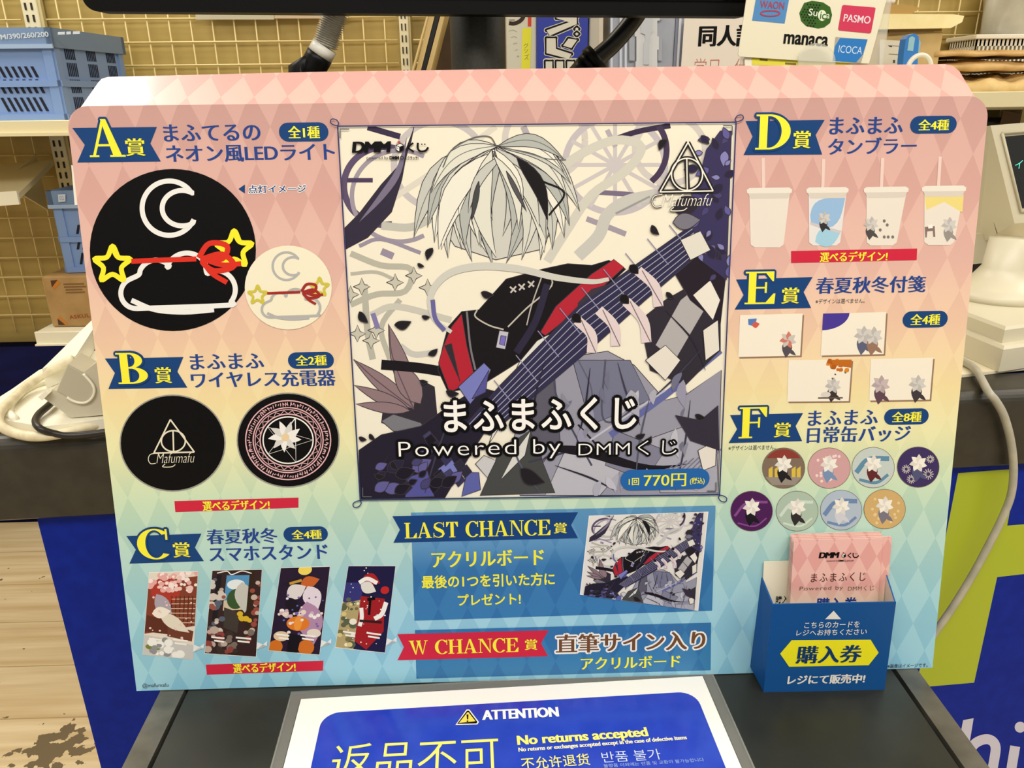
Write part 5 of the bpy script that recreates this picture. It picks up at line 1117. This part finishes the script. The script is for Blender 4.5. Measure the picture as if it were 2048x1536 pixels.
w = Print(fr, 3); w.px([(1045, 56), (1063, 56), (1060, 150), (1042, 150)], ink(226, 222, 66)); w.up(); w.text('グ', (1047, 86, 1057, 97), INKG, -.01); w.text('ッ', (1048, 98, 1056, 106), INKG, -.01); w.text('ズ', (1048, 108, 1058, 120), INKG, -.01); w.build('yellow_tag', bo, 'yellow tag with black kana')
w = Print(fr, 3); w.px([(1056, 2), (1063, 2), (1062.5, 53), (1055.5, 53)], ink(206, 70, 50)); w.px([(1056, 27), (1063, 28), (1063, 33), (1056, 32)], ink(206, 202, 182)); w.build('red_strip', bo)
w = Print(fr, 3); w.line([(1047, 14), (1047, 32), (1040, 42), (1028, 47), (1018, 46)], 8, ink(58, 44, 38), True); w.line([(1016, 30), (1030, 22), (1040, 20)], 2, ink(110, 98, 86), True); w.line([(1018, 40), (1030, 40)], 1.5, ink(90, 80, 72))
for k in range(5): w.line([(1018 + k*4, 62 + k*13), (1026 + k*3, 60 + k*13), (1034, 64 + k*12)], 1.2, ink(170, 166, 150), True)
w.build('ink_sketch', bo)
BL2 = mat((44, 58, 156), .35, name='blue_film')
t, bo, fr = goods_box(1074, 1176, -40, yg - .01, .13, 'royal blue goods box with big white outlined kana', BL2)
KW, KB = ink(214, 210, 194), ink(24, 20, 24)
def blockpoly(p, pts):
    c = np.mean(pts, 0)
    for m, w_ in ((KW, 11), (KB, 8)):
        p.px(pts, m); p.line(list(pts) + [pts[0]], w_, m, False)
        for q_ in pts: p.disc(q_, (w_/2, w_/2), m, 10)
        p.up()
    p.px(pts, KW); p.up()
w = Print(fr, 3); Z = crop(1000, 0, 6.0235)
blockpoly(w, Z((600, 40), (920, 40), (930, 130), (690, 140), (620, 80)))
blockpoly(w, Z((690, 170), (925, 205), (925, 290), (830, 330), (600, 430), (560, 365), (830, 268), (680, 220)))
for c_ in ((925, 350), (925, 410)): blockpoly(w, Z((c_[0] - 22, c_[1]), (c_[0], c_[1] - 20), (c_[0] + 22, c_[1]), (c_[0], c_[1] + 20)))
blockpoly(w, Z((825, 465), (930, 480), (860, 580), (760, 550)))
blockpoly(w, Z((560, 460), (670, 460), (675, 590), (860, 650), (830, 710), (560, 640)))
blockpoly(w, Z((550, 735), (920, 735), (880, 780), (560, 780)))
for x in (550, 680, 810): blockpoly(w, Z((x, 740), (x + 80, 740), (x + 80, 860), (x, 860)))
w.build('kana_lettering', bo, 'white block kana with a black outline')
PP = mat((186, 192, 206), .28, alpha=.80, spec=.6, name='clear_polypropylene')
t, bo, fr = goods_box(1178, 1206, -30, yg + .02, .12, 'thin cream box beside the big blue goods box', mat((214, 206, 182), .5))
w = Print(fr, 3); w.px([(1198, 20), (1206, 20), (1206, 150), (1198, 150)], ink(240, 228, 206)); w.px([(1176, 2), (1202, 2), (1202, 36), (1176, 36)], ink(176, 170, 152)); w.line([(1180, 10), (1190, 28), (1200, 22), (1200, 8)], 1.4, INKG, True); w.build('box_print', bo)
# clear plastic case with clip hinges
t = thing('plastic_case', 'translucent plastic case with clip hinges, right of the blue goods box', 'plastic case', loc=onY(1280, 130, yg))
p0, p1 = onY(1221, 80, yg), onY(1350, 80, yg); zt2 = onY(1280, -60, yg)[2]
b = MB(); b.box(((p0[0]+p1[0])/2, yg + .08, (zg + zt2)/2 + .0006), (p1[0]-p0[0], .15, zt2 - zg), PP, bevel=.004); b.build('case_body', t)
fr = Frame((p0[0], yg, zg), (1, 0, 0), (0, 0, 1)); Z = crop(1000, 0, 6.0235)
for pts, h in ((((1640, 60), (1920, 60), (1920, 250), (1890, 250), (1890, 440), (1910, 440), (1910, 600), (1890, 600), (1890, 840), (1630, 840), (1630, 740), (1640, 740), (1640, 440), (1620, 440), (1620, 260), (1650, 250)), .004),):
    b = MB(); b.prism([fr.at(*fr.uv(*p), h) for p in Z(*pts)][::-1], -fr.n*.004, mat((214, 216, 218), .3, name='frosted_clip')); bb = b.build('clip_plate', t)
    b = MB(); b.prism([fr.at(*fr.uv(*p), h + .003) for p in Z((1690, 60), (1830, 60), (1830, 380), (1800, 420), (1800, 480), (1790, 540), (1790, 780), (1720, 780), (1725, 520), (1745, 480), (1740, 420), (1690, 400))][::-1], -fr.n*.003, mat((196, 200, 206), .25)); b.build('latch_tongue', bb)
for x0_, x1_ in ((1555, 1620), (1900, 1950)):
    for y0_, y1_ in ((80, 240), (450, 730)):
        b = MB(); b.prism([fr.at(*fr.uv(*p), .003) for p in Z((x0_, y0_), (x1_, y0_), (x1_, y1_), (x0_, y1_))][::-1], -fr.n*.003, mat((166, 170, 180), .3)); b.build('hinge_tab', t)
b = MB()
for x in (1330, 1440, 1500): b.prism([fr.at(*fr.uv(*p), .002) for p in Z((x, 60), (x + 26, 60), (x + 26, 860), (x, 860))][::-1], -fr.n*.002, mat((206, 212, 226), .25))
b.build('ribs', t)
# handwritten sheet in a clear pocket on a grey case
t = thing('grey_case', 'grey plastic case behind the handwritten paper sheet', 'plastic case', loc=onY(1430, 130, yg))
p0, p1 = onY(1352, 80, yg), onY(1530, 80, yg)
b = MB(); b.box(((p0[0]+p1[0])/2, yg + .09, (zg + zt2)/2 + .0006), (p1[0]-p0[0], .15, zt2 - zg), mat((158, 162, 176), .35), bevel=.004); b.build('case_body', t)
b = MB(); q0, q1 = onY(1364, 20, yg), onY(1354, 134, yg); b.box((q0[0], yg + .012, (zg + zt2)/2), (.005, .006, zt2 - zg), mat((220, 222, 230), .25)); b.build('edge_rib', t)
fs_ = Frame(onY(1363, 134, yg - .004), (1, 0, 0), (0, 0, 1))
t = thing('paper_sheet', 'white paper sheet with handwritten black characters, left of the payment logo card', 'paper', fs_)
b = MB(); b.prism([fs_.at(*fs_.uv(*p)) for p in ((1369, 36), (1510, 35), (1512, 150), (1361, 150))][::-1], -fs_.n*.001, mat((236, 226, 212), .5)); po = b.build('paper', t)
w = Print(fs_, 2); w.text('同人', (1399, 51, 1472, 92), INKG, 0, .0); w.text('同人', (1399, 51, 1472, 92), BLACK, 0, .03, edge=.02); w.text('誌', (1474, 50, 1512, 92), BLACK, 0, .03, edge=.02); w.build('black_writing', po)
w = Print(fs_, 2); w.text('学日', (1388, 116, 1438, 152), ink(196, 112, 96), -.012); w.text('仕', (1468, 116, 1496, 152), ink(196, 112, 96), -.012); w.build('red_writing', po, 'red handwriting')
# paper slips on the grid, behind the monitor
for nm, a_, b_, c_, txt in (('pale paper slip on the wire grid, the longer of two under the monitor', (391, 20), (548, 39), (206, 200, 172), None), ('pink-tinged paper slip reading 0014 on the wire grid under the monitor', (549, 16), (696, 37), (214, 192, 160), '0014')):
    fp = Frame(onY(a_[0], b_[1], WY - .012), (1, 0, 0), (0, 0, 1)); t = thing('paper_slip', nm, 'paper slip', fp, group='paper slips under the monitor')
    b = MB(); b.prism([fp.at(*fp.uv(*p)) for p in ((a_[0], -30), (b_[0], -30), (b_[0], b_[1]), (a_[0], b_[1]))][::-1], -fp.n*.0006, mat(c_, .5, alpha=.75)); po = b.build('slip', t)
    w = Print(fp, 2)
    if txt: w.text(txt, (552, 8, 596, 27), ink(130, 110, 92), -.012)
    else:
        for k, x in enumerate((402, 418, 444, 452, 466)): w.line([(x, 10), (x + 4, 27 - k % 2*4)], 1.5, ink(120, 112, 96))
    w.build('slip_writing', po)

# ------------------------------------------------------------------ payment logo card in an acrylic stand
yc = .255
fc = Frame(onY(1477, 112, yc), onY(1738, 128, yc) - onY(1477, 112, yc), (0, .12, 1))
t = thing('payment_card', 'cream card with electronic money logos in an acrylic stand behind the board', 'card sign', fc)
ct = [(1503, -70), (1788, -55), (1738, 127), (1600, 121), (1479, 113), (1476, 109)]
b = MB(); b.prism([fc.at(*fc.uv(*p)) for p in ct][::-1], -fc.n*.0008, mat((232, 226, 200), .45)); co = b.build('card', t)
w = Print(fc, 2); w.px([(1514, -16), (1580, -12), (1569, 47), (1504, 41)], ink(84, 140, 196)); w.build('logo_patch', co, 'blue square with red lettering')
w = Print(fc, 4); rd = ink(176, 66, 82); w.text_on('WAON', (1519, 16), (1567, 19), 15, rd, -.004, .02); w.ring((1540, 27), (19, 5.5), 2.6, rd, n=40); w.build('logo_lettering', co)
w = Print(fc, 2); w.px([(1608, 6), (1624, 1.5), (1646, 5), (1660, 14), (1664, 30), (1660, 46), (1648, 55), (1636, 57), (1612, 52), (1602, 42), (1598.5, 26)], ink(54, 96, 32)); w.up()
for k in range(7):
    for j in range(9):
        if k + j*.2 < 6.2 and (k > 1 or 1 < j < 7) and (k or 2 < j < 6): w.disc((1603 + k*6 + (j % 2)*3, 8 + j*5.3 + k*.5), (1.8, 1.8), ink(20, 26, 18), 8)
w.disc((1644, 31), (8.5, 11), ink(226, 238, 206), 22); w.build('logo_patch', co, 'green rounded patch with a dotted half')
w = Print(fc, 5); w.text_on('Su', (1616, 31), (1633, 33), 14, ink(232, 240, 220), .004); w.text_on('ic', (1639, 38), (1650, 39), 15, ink(54, 96, 32), .004); w.text_on('a', (1652, 37), (1658, 37.5), 9, ink(232, 240, 220), .004); w.build('logo_lettering', co)
w = Print(fc, 2); w.px([(1687, 10), (1749, 15), (1751, 17), (1742, 65), (1739, 67), (1678, 61), (1676, 58), (1684, 12)], ink(206, 60, 92)); w.build('logo_patch', co, 'pink square with white lettering')
w = Print(fc, 4); w.text_on('PASMO', (1686, 43), (1739, 48), 15, ink(244, 220, 226), .006, .015); w.build('logo_lettering', co)
w = Print(fc, 3); w.text_on('manaca', (1567, 87), (1654, 93), 19, BLACK, .012, .03); w.build('logo_lettering', co, 'black lettering manaca')
w = Print(fc, 2); w.px([(1671, 74), (1735, 79), (1722, 126), (1665, 122)], ink(170, 168, 158)); w.up(); w.px([(1680, 76), (1735, 79), (1725, 110), (1712, 125), (1665, 122), (1670, 92)], ink(46, 122, 196)); w.up(); w.text_on('ICOCA', (1676, 105), (1723, 109), 15, ink(214, 226, 236), -.004); w.build('logo_patch', co, 'blue patch with white lettering')
ACR = mat((226, 226, 214), .08, alpha=.30, spec=.7, name='clear_acrylic')
fa2 = fc.shift(.006)
b = MB(); b.prism([fa2.at(*fa2.uv(*p)) for p in [(1596, 250), (1597, 122)] + [(1634 - 37*math.cos(k*PI/14), 120 - 34*math.sin(k*PI/14)) for k in range(15)] + [(1671, 124), (1668, 250)]][::-1], -fa2.n*.002, ACR); b.build('acrylic_tab', t, 'clear rounded tab')
b = MB(); k_ = fc.shift(-.004); low = ZC + .002
pts = [k_.at(*k_.uv(*p)) for p in ((1482, 118), (1500, -75), (1792, -60), (1768, 118))]
bl_, br_ = np.array([pts[0][0], pts[0][1] - .01, low]), np.array([pts[3][0], pts[3][1] - .01, low])
b.prism([pts[1], pts[0], bl_, br_, pts[3], pts[2]], (0, .002, 0), ACR); b.prism([bl_, br_, br_ + [0, .07, 0], bl_ + [0, .07, 0]], (0, 0, .002), ACR); b.build('acrylic_stand', t, 'clear acrylic stand')
fy = fc.shift(-.0022)
t = thing('price_sheet', 'white sheet with a yellow header strip behind the payment logo card', 'paper', fy)
b = MB(); b.prism([fy.at(*fy.uv(*p)) for p in ((1488, 96), (1712, 108), (1716, 250), (1496, 240))][::-1], -fy.n*.0005, mat((238, 232, 212), .5)); po = b.build('sheet', t)
w = Print(fy, 2); w.px([(1504, 112), (1600, 120), (1700, 126), (1700, 136), (1504, 130)], ink(226, 216, 74)); w.up()
for x0_, x1_, y_ in ((1519, 1535, 119), (1570, 1592, 127)): w.line([(x0_, y_), (x1_, y_ + 1.5)], 4, ink(120, 112, 60))
w.build('header_strip', po, 'yellow header strip')

# ------------------------------------------------------------------ payment terminal at the right
TW = mat((216, 209, 184), .42, bump=.02, scale=600, name='ivory_plastic'); TS = mat((198, 190, 164), .45, name='ivory_side')
t = thing('counter_board', 'cream board under the payment terminal at the right', 'board', loc=(.7, .45, ZC))
b = MB(); bp_ = [(.20, .238), (.436, .2535), (.52, .2735), (1.3, .39), (1.3, .64), (.20, .64)]; b.prism([(x, y, ZC + .0003) for x, y in bp_], (0, 0, .003), mat((240, 230, 200), .4)); b.build('board_sheet', t)
zb0 = ZC + .0035
t = thing('payment_terminal', 'ivory payment terminal with a tilted black screen on a stepped base', 'terminal', loc=(.56, .36, zb0))
A_ = onZ(1997, 744, zb0); er = np.array([math.cos(.30), math.sin(.30), 0]); el = np.array([-math.sin(.12), math.cos(.12), 0])
def step_block(a, w, d, z0, z1, ins=.003):
    bm = MB(); lo = [a, a + er*w, a + er*w + el*d, a + el*d]; lo = [np.array([p[0], p[1], z0]) for p in lo]
    c = np.mean(lo, 0); m1 = [p + [0, 0, z1 - z0 - ins] for p in lo]; hi = [c + (p - c)*(1 - ins*2/w) + [0, 0, z1 - z0] for p in lo]
    n = MB(); v = lo + m1 + hi
    n.add(v, [[3, 2, 1, 0], [0, 1, 5, 4], [1, 2, 6, 5], [2, 3, 7, 6], [3, 0, 4, 7], [4, 5, 9, 8], [5, 6, 10, 9], [6, 7, 11, 10], [7, 4, 8, 11], [8, 9, 10, 11]], TW); return n
zs_1 = onY(2000, 694, A_[1])[2]
step_block(A_, .16, .15, zb0, zs_1).build('lower_base', t)
A2 = A_ + er*.007 + el*.010; zs_2 = onY(1988, 655, A2[1])[2]
step_block(A2, .146, .13, zs_1, zs_2).build('upper_base', t)
cb = A2 + er*.085 + el*.100
b = MB(); b.lathe((cb[0], cb[1], zs_2), [(.052, 0), (.050, .008), (.042, .014), (.030, .021), (.021, .034), (.019, .066)], TW, 32); b.build('neck', t)
ys = .40; zf = lambda x, y: onY(x, y, ys)
fT = Frame(zf(2029, 447), zf(2100, 441) - zf(2029, 447), zf(1981, 251) - zf(2029, 447))
Q = [zf(1981, 251), zf(2029, 447), zf(2029, 447) + (zf(2100, 441) - zf(2029, 447))*3.4, zf(1981, 251) + (zf(2100, 441) - zf(2029, 447))*3.4]
b = MB(); bk = [p + np.array([.012, .10, -.012]) for p in Q]; bk[1] = onY(1956, 489, ys + .075); bk[2] = bk[1] + (Q[2] - Q[1])
def bev(p): return p
b.add(Q + bk, [[0, 1, 2, 3], [7, 6, 5, 4], [0, 4, 5, 1], [1, 5, 6, 2], [2, 6, 7, 3], [3, 7, 4, 0]], TW); ho = b.build('screen_housing', t)
fq = Frame(Q[1], Q[2] - Q[1], Q[0] - Q[1]); w = Print(fq, 8)
w.px([(2008, 273), (2130, 262), (2130, 410), (2042, 416)], mat((16, 18, 18), .10, spec=.8, name='black_screen')); so = w.build('screen', t, 'black glossy screen')
b = MB(); sp_ = [fq.at(*fq.uv(*p), .0012) for p in ((2003, 266), (2135, 255), (2140, 416), (2041, 423))]; b.tube(sp_ + [sp_[0]], .0016, TS, 8, False); b.build('screen_bezel', t)
w = Print(fq, 12); w.text('イラスト', (2029, 318, 2100, 335), mat((90, 226, 190), .5, emit=1.2, name='green_display'), -.012); w.build('screen_lettering', so, 'green lettering on the screen')
b = MB(); sd = [Q[0]*.55 + bk[0]*.45, Q[1]*.55 + bk[1]*.45]; b.tube(sd, .0007, mat((150, 142, 120), .6), 6, False); b.build('side_seam', ho)
b = MB(); b.prism([onY(*p_, .46) for p_ in ((1930, 470), (2030, 462), (2030, 520), (1930, 530))][::-1], (0, .004, 0), TW); b.build('rear_plate', t)
cp = [onZ(1915, 718, zb0 + .004), onZ(1932, 726, zb0 + .004), onZ(1952, 740, zb0 + .004)]; off = -.008
def onF(px, py, h=.008): return on_plane(px, py, FRONT.o + FRONT.n*h, FRONT.n)
cable('grey_cable', 'pale grey cable hanging down over the front of the dark counter at the right', cp + [onF(1976, 783, .003), onF(1990, 800)] + [onF(x, y) for x, y in ((2007, 830), (2021, 880), (2027, 935), (2023, 985), (2008, 1028), (1980, 1085), (1945, 1150), (1905, 1215), (1868, 1268), (1840, 1310))], .0037, noise_mat('grey_cable_skin', (168, 166, 148), (184, 180, 162), 60, .45))

# ------------------------------------------------------------------ parcels, basket and boxes on the right shelf
yr = 1.18; zr_ = onY(1990, 192, yr)[2]
goods_shelf(.64, 1.7, yr, WALL_Y - .02, zr_, 'ivory shelf at the right carrying the paper parcels and the white basket', br=False)
def parcel(c, sx, sy, sz, rot, label, m, seed, sag=.2, crumple=.35):
    """Flattened padded paper parcel with a crumpled skin."""
    rr = random.Random(seed); t = thing('paper_parcel', label, 'parcel', loc=c, group='brown paper parcels on the right shelf')
    nx, ny = 36, 22; V = []; ph = [rr.uniform(0, 6) for _ in range(8)]
    R = Matrix.Rotation(rot, 3, 'Z')
    def hgt(u, v):
        e = min(1, 5*min(u, 1-u))*min(1, 5*min(v, 1-v)); bump = .5*math.sin(9*u + 5*v + ph[0]) + .3*math.sin(23*u - 11*v + ph[1]) + .25*math.sin(31*v + 14*u + ph[2]) + .25*math.sin(47*u + ph[3])
        return sz*(.55 + .45*e**.5)*(1 + crumple*.22*bump) - sag*sz*u
    for side in (0, 1):
        for j in range(ny + 1):
            for i in range(nx + 1):
                u, v = i/nx, j/ny; ex_ = .006*math.sin(40*v + ph[4])*crumple; p = Vector(((u - .5)*sx + ex_, (v - .5)*sy + .008*math.sin(17*u + ph[5])*crumple, hgt(u, v) if side else (0.002*math.sin(12*u + ph[6])**2)))
                p = R @ p; V.append((c[0] + p.x, c[1] + p.y, c[2] + p.z))
    F_ = []; S = (nx+1)*(ny+1)
    for j in range(ny):
        for i in range(nx):
            a = j*(nx+1) + i; F_.append([a, a + nx + 1, a + nx + 2, a + 1]); F_.append([S + a, S + a + 1, S + a + nx + 2, S + a + nx + 1])
    for i in range(nx):
        F_.append([i, i+1, S+i+1, S+i]); a = ny*(nx+1) + i; F_.append([a+1, a, S+a, S+a+1])
    for j in range(ny):
        a = j*(nx+1); F_.append([a+nx+1, a, S+a, S+a+nx+1]); a = j*(nx+1) + nx; F_.append([a, a+nx+1, S+a+nx+1, S+a])
    b = MB(); b.add(V, F_, m, True); return t, b.build('paper_skin', t)
KR = noise_mat('kraft_paper', (190, 150, 88), (214, 176, 112), 30, .6, bump=.15); KR2 = noise_mat('pale_kraft_paper', (214, 182, 116), (236, 208, 146), 24, .6, bump=.2)
q0 = onY(1925, 185, yr + .02); hp = onY(1990, 150, yr + .02)[2] - zr_
parcel((q0[0] + .13, yr + .112, zr_ + .0005), .30, .19, hp*.92, .03, 'crumpled pale brown paper parcel at the bottom of the stack on the right shelf', KR2, 3, -.05, 1.0)
z2 = zr_ + hp + .001; q0 = onY(1888, 130, yr + .03); h2 = onY(1990, 118, yr + .05)[2] - z2
parcel((q0[0] + .15, yr + .12, z2 + .006), .32, .19, h2*.8, .02, 'thin brown paper parcel in the middle of the stack on the right shelf', KR, 5, .3, .5)
z3 = z2 + h2 + .004; q0 = onY(1880, 98, yr + .03)
t, po = parcel((q0[0] + .15, yr + .12, z3), .33, .19, onY(1950, 98, yr + .06)[2] - z3, .02, 'smooth brown paper parcel topmost in the stack on the right shelf', KR, 8, .3, .3)
# carton behind the payment card, envelope and pads on it
yq = 1.20; p0, p1 = onY(1740, 100, yq), onY(1884, 100, yq); zq = onY(1820, 62, yq)[2]
t = thing('cardboard_carton', 'tan cardboard carton on the right shelf, left of the paper parcels', 'carton', loc=((p0[0]+p1[0])/2, yq, zr_ + .001))
TAN = noise_mat('tan_cardboard', (186, 156, 98), (204, 174, 116), 14, .7, bump=.03)
cw = min(.16, p1[0]-p0[0])
b = MB(); b.box((p1[0] - cw/2, yq + .08, (zr_ + zq)/2), (cw, .15, zq - zr_ - .002), TAN, bevel=.003); bo = b.build('box_body', t)
fr = Frame((p1[0] - cw, yq, zr_), (1, 0, 0), (0, 0, 1)); w = Print(fr, 4); w.px([(1777, 55), (1884, 56), (1883, 62), (1777, 69)], mat((116, 88, 40), .7)); w.build('top_flap', bo, 'dark folded flap edge')
t = thing('paper_card', 'small white printed sheet in front of the tan carton', 'paper', loc=onY(1785, 130, yq - .012))
fr = Frame(onY(1760, 135, yq - .012), (1, 0, 0), (0, 0, 1)); b = MB(); b.prism([(p[0], p[1], p[2]) for p in (onY(1760, 79, yq - .012), onY(1811, 82, yq - .012), onY(1800, 200, yq - .012), onY(1758, 200, yq - .012))][::-1], (0, .001, 0), mat((214, 206, 186), .5)); po2 = b.build('sheet', t)
w = Print(fr, 2); w.line([(1776, 91), (1808, 93)], 1, INKG); w.line([(1777, 108), (1805, 110)], 1, INKG); w.line([(1778, 92), (1784, 93)], 3, INKG); w.line([(1788, 120), (1788, 126)], 4, INKG); w.build('sheet_print', po2)
ye = 1.19; e0, e1 = onY(1770, 40, ye), onY(1926, 35, ye); zt_e = onY(1850, 29, ye)[2]; ze = zq + .003
t = thing('cream_envelope', 'thick cream envelope lying on the tan carton', 'envelope', loc=((e0[0]+e1[0])/2, ye, ze))
b = MB(); x0_, x1_ = p1[0] - cw + .004, e1[0]; mE = noise_mat('cream_paper', (238, 220, 158), (250, 236, 182), 18, .6, bump=.05)
b.prism([(x0_, ye, ze), (p1[0] + .005, ye, ze + .001), (x1_, ye, zt_e - .014), (x1_ + .002, ye, zt_e - .003), (x1_ - .02, ye, zt_e), (x0_, ye, zt_e + .002)][::-1], (0, .17, 0), mE); b.build('envelope_body', t)
t = thing('brown_pad', 'flat brown paper pad on the cream envelope', 'paper pad', loc=(e0[0] + .05, ye + .05, zt_e + .004))
q1 = onY(1842, 16, ye + .03); b = MB(); b.prism([(x0_, ye + .03, zt_e + .003), (q1[0] - .02, ye + .03, zt_e + .003), (q1[0], ye + .03, q1[2]), (q1[0] - .03, ye + .03, q1[2] + .006), (x0_, ye + .03, q1[2] + .008)][::-1], (0, .12, 0), mat((176, 142, 78), .7)); b.build('pad_body', t)
q2 = onY(1810, 6, ye + .05); zq2 = q1[2] + .0085
t = thing('paper_plate_stack', 'stack of white paper plates on the brown pad, cut by the upper edge of the photo', 'dish', loc=(q2[0] - .04, ye + .09, zq2))  # several stacked paper plates, shaped as one turned body
b = MB(); b.lathe((q2[0] - .045, ye + .10, zq2), [(.030, 0), (.042, .004), (.045, .010), (.043, .012), (.040, .020), (.03, .026)], mat((244, 238, 220), .5), 30); b.build('plate_stack_body', t)
# blue bottle-like holder and white roll
yb2 = 1.10
t = thing('tape_cutter', 'glossy blue plastic tape cutter with a pale window standing before the tan carton', 'tape cutter', loc=(onY(1822, 130, yb2)[0], yb2, ZC))
BLU = mat((52, 126, 206), .15, spec=.7, name='glossy_blue_plastic'); PALE = mat((150, 196, 206), .12, spec=.7, name='pale_blue_plastic')
f2 = Frame(onY(1822, 140, yb2), (1, 0, .04), (0, 0, 1))
out = [(1803, 160), (1808, 104), (1812, 78), (1818, 70), (1828, 67), (1837, 72), (1838, 82), (1836, 110), (1834, 160)]
b = MB(); b.prism([f2.at(*f2.uv(*p)) for p in out][::-1], -f2.n*.022, BLU); bo = b.build('cutter_body', t)
w = Print(f2, 3); w.px([(1815, 98), (1818, 76), (1824, 72), (1830, 76), (1826, 102), (1814, 101)], PALE); w.build('pale_window', bo)
b = MB(); b.prism([f2.at(*f2.uv(*p), -.006) for p in ((1834, 160), (1836, 108), (1838, 80), (1843, 80), (1845, 86), (1840, 112), (1838, 160))][::-1], -f2.n*.014, PALE); b.build('side_cover', t)
cR = onY(1838, 138, 1.02); rw = (onY(1866, 138, 1.02)[0] - onY(1811, 138, 1.02)[0])/2
t = thing('white_ring', 'white plastic ring showing above the board edge, before the blue tape cutter', 'ring', loc=cR)
b = MB(); b.tube([cR + [rw*.84*math.cos(a), .0, rw*.84*1.1*math.sin(a)] for a in [k*2*PI/40 for k in range(41)]], rw*.17, mat((236, 230, 214), .35), 14, False); b.build('ring_body', t)
goods_shelf(.60, 1.10, .96, 1.17, min(cR[2] - rw*1.1, f2.o[2]) - .012, 'small cream ledge under the blue tape cutter and white ring', CREAM)
# white basket and clear bag
yk2 = 1.425; k0 = onY(1948, 110, yk2); zt_k = onY(1960, 70, yk2)[2]; zk0 = zr_ + .001
t = thing('white_basket', 'white slotted plastic basket at the right edge, behind the paper parcels', 'basket', loc=(k0[0] + .12, yk2, zk0))
WB = mat((232, 226, 206), .4, name='white_basket_plastic'); hb = zt_k - zk0; xk0, xk1 = k0[0], k0[0] + .26
b = MB(); th_ = .003
zs_l = [zk0, zk0 + hb*.12]
def wall_slots(o, d, L, nrm):
    for z0_, z1_ in ((0, .18), (.36, .44), (.60, .68), (.82, 1.0)): b.prism([o + [0, 0, hb*z0_], o + d*L + [0, 0, hb*z0_], o + d*L + [0, 0, hb*z1_], o + [0, 0, hb*z1_]], nrm*th_, WB)
    n = int(L/.0095)
    for k in range(n + 1): x = L*k/n; b.prism([o + d*max(0, x - .002), o + d*min(L, x + .002), o + d*min(L, x + .002) + [0, 0, hb], o + d*max(0, x - .002) + [0, 0, hb]], nrm*th_*.9, WB)
X, Y = np.array([1., 0, 0]), np.array([0, 1., 0])
wall_slots(np.array([xk0, yk2, zk0]), X, xk1 - xk0, Y); wall_slots(np.array([xk0, yk2 + .11, zk0]), -Y, .11, X); wall_slots(np.array([xk1, yk2, zk0]), Y, .11, -X); wall_slots(np.array([xk1, yk2 + .11, zk0]), -X, xk1 - xk0, -Y)
b.prism([(xk0, yk2, zk0), (xk1, yk2, zk0), (xk1, yk2 + .11, zk0), (xk0, yk2 + .11, zk0)], (0, 0, .003), WB); b.build('basket_body', t)
b = MB(); z_ = zt_k
for c_, s_ in ((((xk0+xk1)/2, yk2 - .003), (xk1-xk0+.014, .008)), (((xk0+xk1)/2, yk2 + .113), (xk1-xk0+.014, .008)), ((xk0 - .003, yk2 + .055), (.008, .11)), ((xk1 + .003, yk2 + .055), (.008, .11))): b.box((c_[0], c_[1], z_ - .004), (s_[0], s_[1], .010), WB, bevel=.002, seg=1)
b.build('basket_rim', t)
bgm = noise_mat('cloudy_plastic_bag', (172, 168, 146), (200, 195, 174), 14, .3, bump=.3, spec=.6)
t = thing('plastic_bag', 'cloudy plastic bag bulging out of the white basket at the upper right corner', 'bag', loc=(k0[0] + .14, yk2 + .055, zt_k))
b = MB(); rr = random.Random(5); c_ = np.array([k0[0] + .145, yk2 + .055, zk0 + .02]); n1, n2 = 40, 26; V = []
for j in range(n2 + 1):
    f_ = j/n2; z_ = (zt_k - zk0 + .13)*f_; rx = .105*min(1, (.75 + .6*f_))*(1 - max(0, f_ - .75)**2*6); ry = .045*(1 + .35*math.sin(PI*f_))
    for i in range(n1):
        a = 2*PI*i/n1; k_ = 1 + .05*math.sin(5*a + 7*f_) + .03*math.sin(11*a - 5*f_); V.append(c_ + [rx*k_*math.cos(a), min(.048, max(-.048, ry*k_*math.sin(a))), z_])
F_ = [[j*n1 + i, j*n1 + (i+1) % n1, (j+1)*n1 + (i+1) % n1, (j+1)*n1 + i] for j in range(n2) for i in range(n1)] + [list(range(n1))[::-1], [n2*n1 + i for i in range(n1)]]
b.add(V, F_, bgm, True); b.build('bag_skin', t)
# dark box under the right shelf
yd = 1.22; d0 = onY(1968, 232, yd)
t = thing('dark_carton', 'black carton with a faint brown label under the right shelf, above the terminal', 'carton', loc=(d0[0] + .15, yd, 0))
b = MB(); b.box((d0[0] + .30, yd + .14, (zr_ - .05 + .45)/2), (.72, .26, zr_ - .05 - .45), mat((22, 15, 10), .5), bevel=.003); bo = b.build('box_body', t)
fr = Frame((d0[0], yd, .5), (1, 0, 0), (0, 0, 1)); w = Print(fr, 3); w.px([(2007, 221), (2046, 229), (2041, 252), (1999, 249)], mat((86, 60, 28), .7)); w.build('brown_label', bo)
t = thing('base_cabinet', 'dark low cabinet under the black carton at the right', 'cabinet', loc=(1.2, yd + .14, 0))
b = MB(); b.box((d0[0] + .30, yd + .15, .2245), (.80, .28, .449), NV, bevel=.004); b.build('carcass', t)

bpy.data.objects.remove(_to); bpy.data.curves.remove(_tc)
for o in list(COL.objects):
    if o.type == 'LIGHT' or o.type == 'CAMERA': o['kind'] = 'helper'
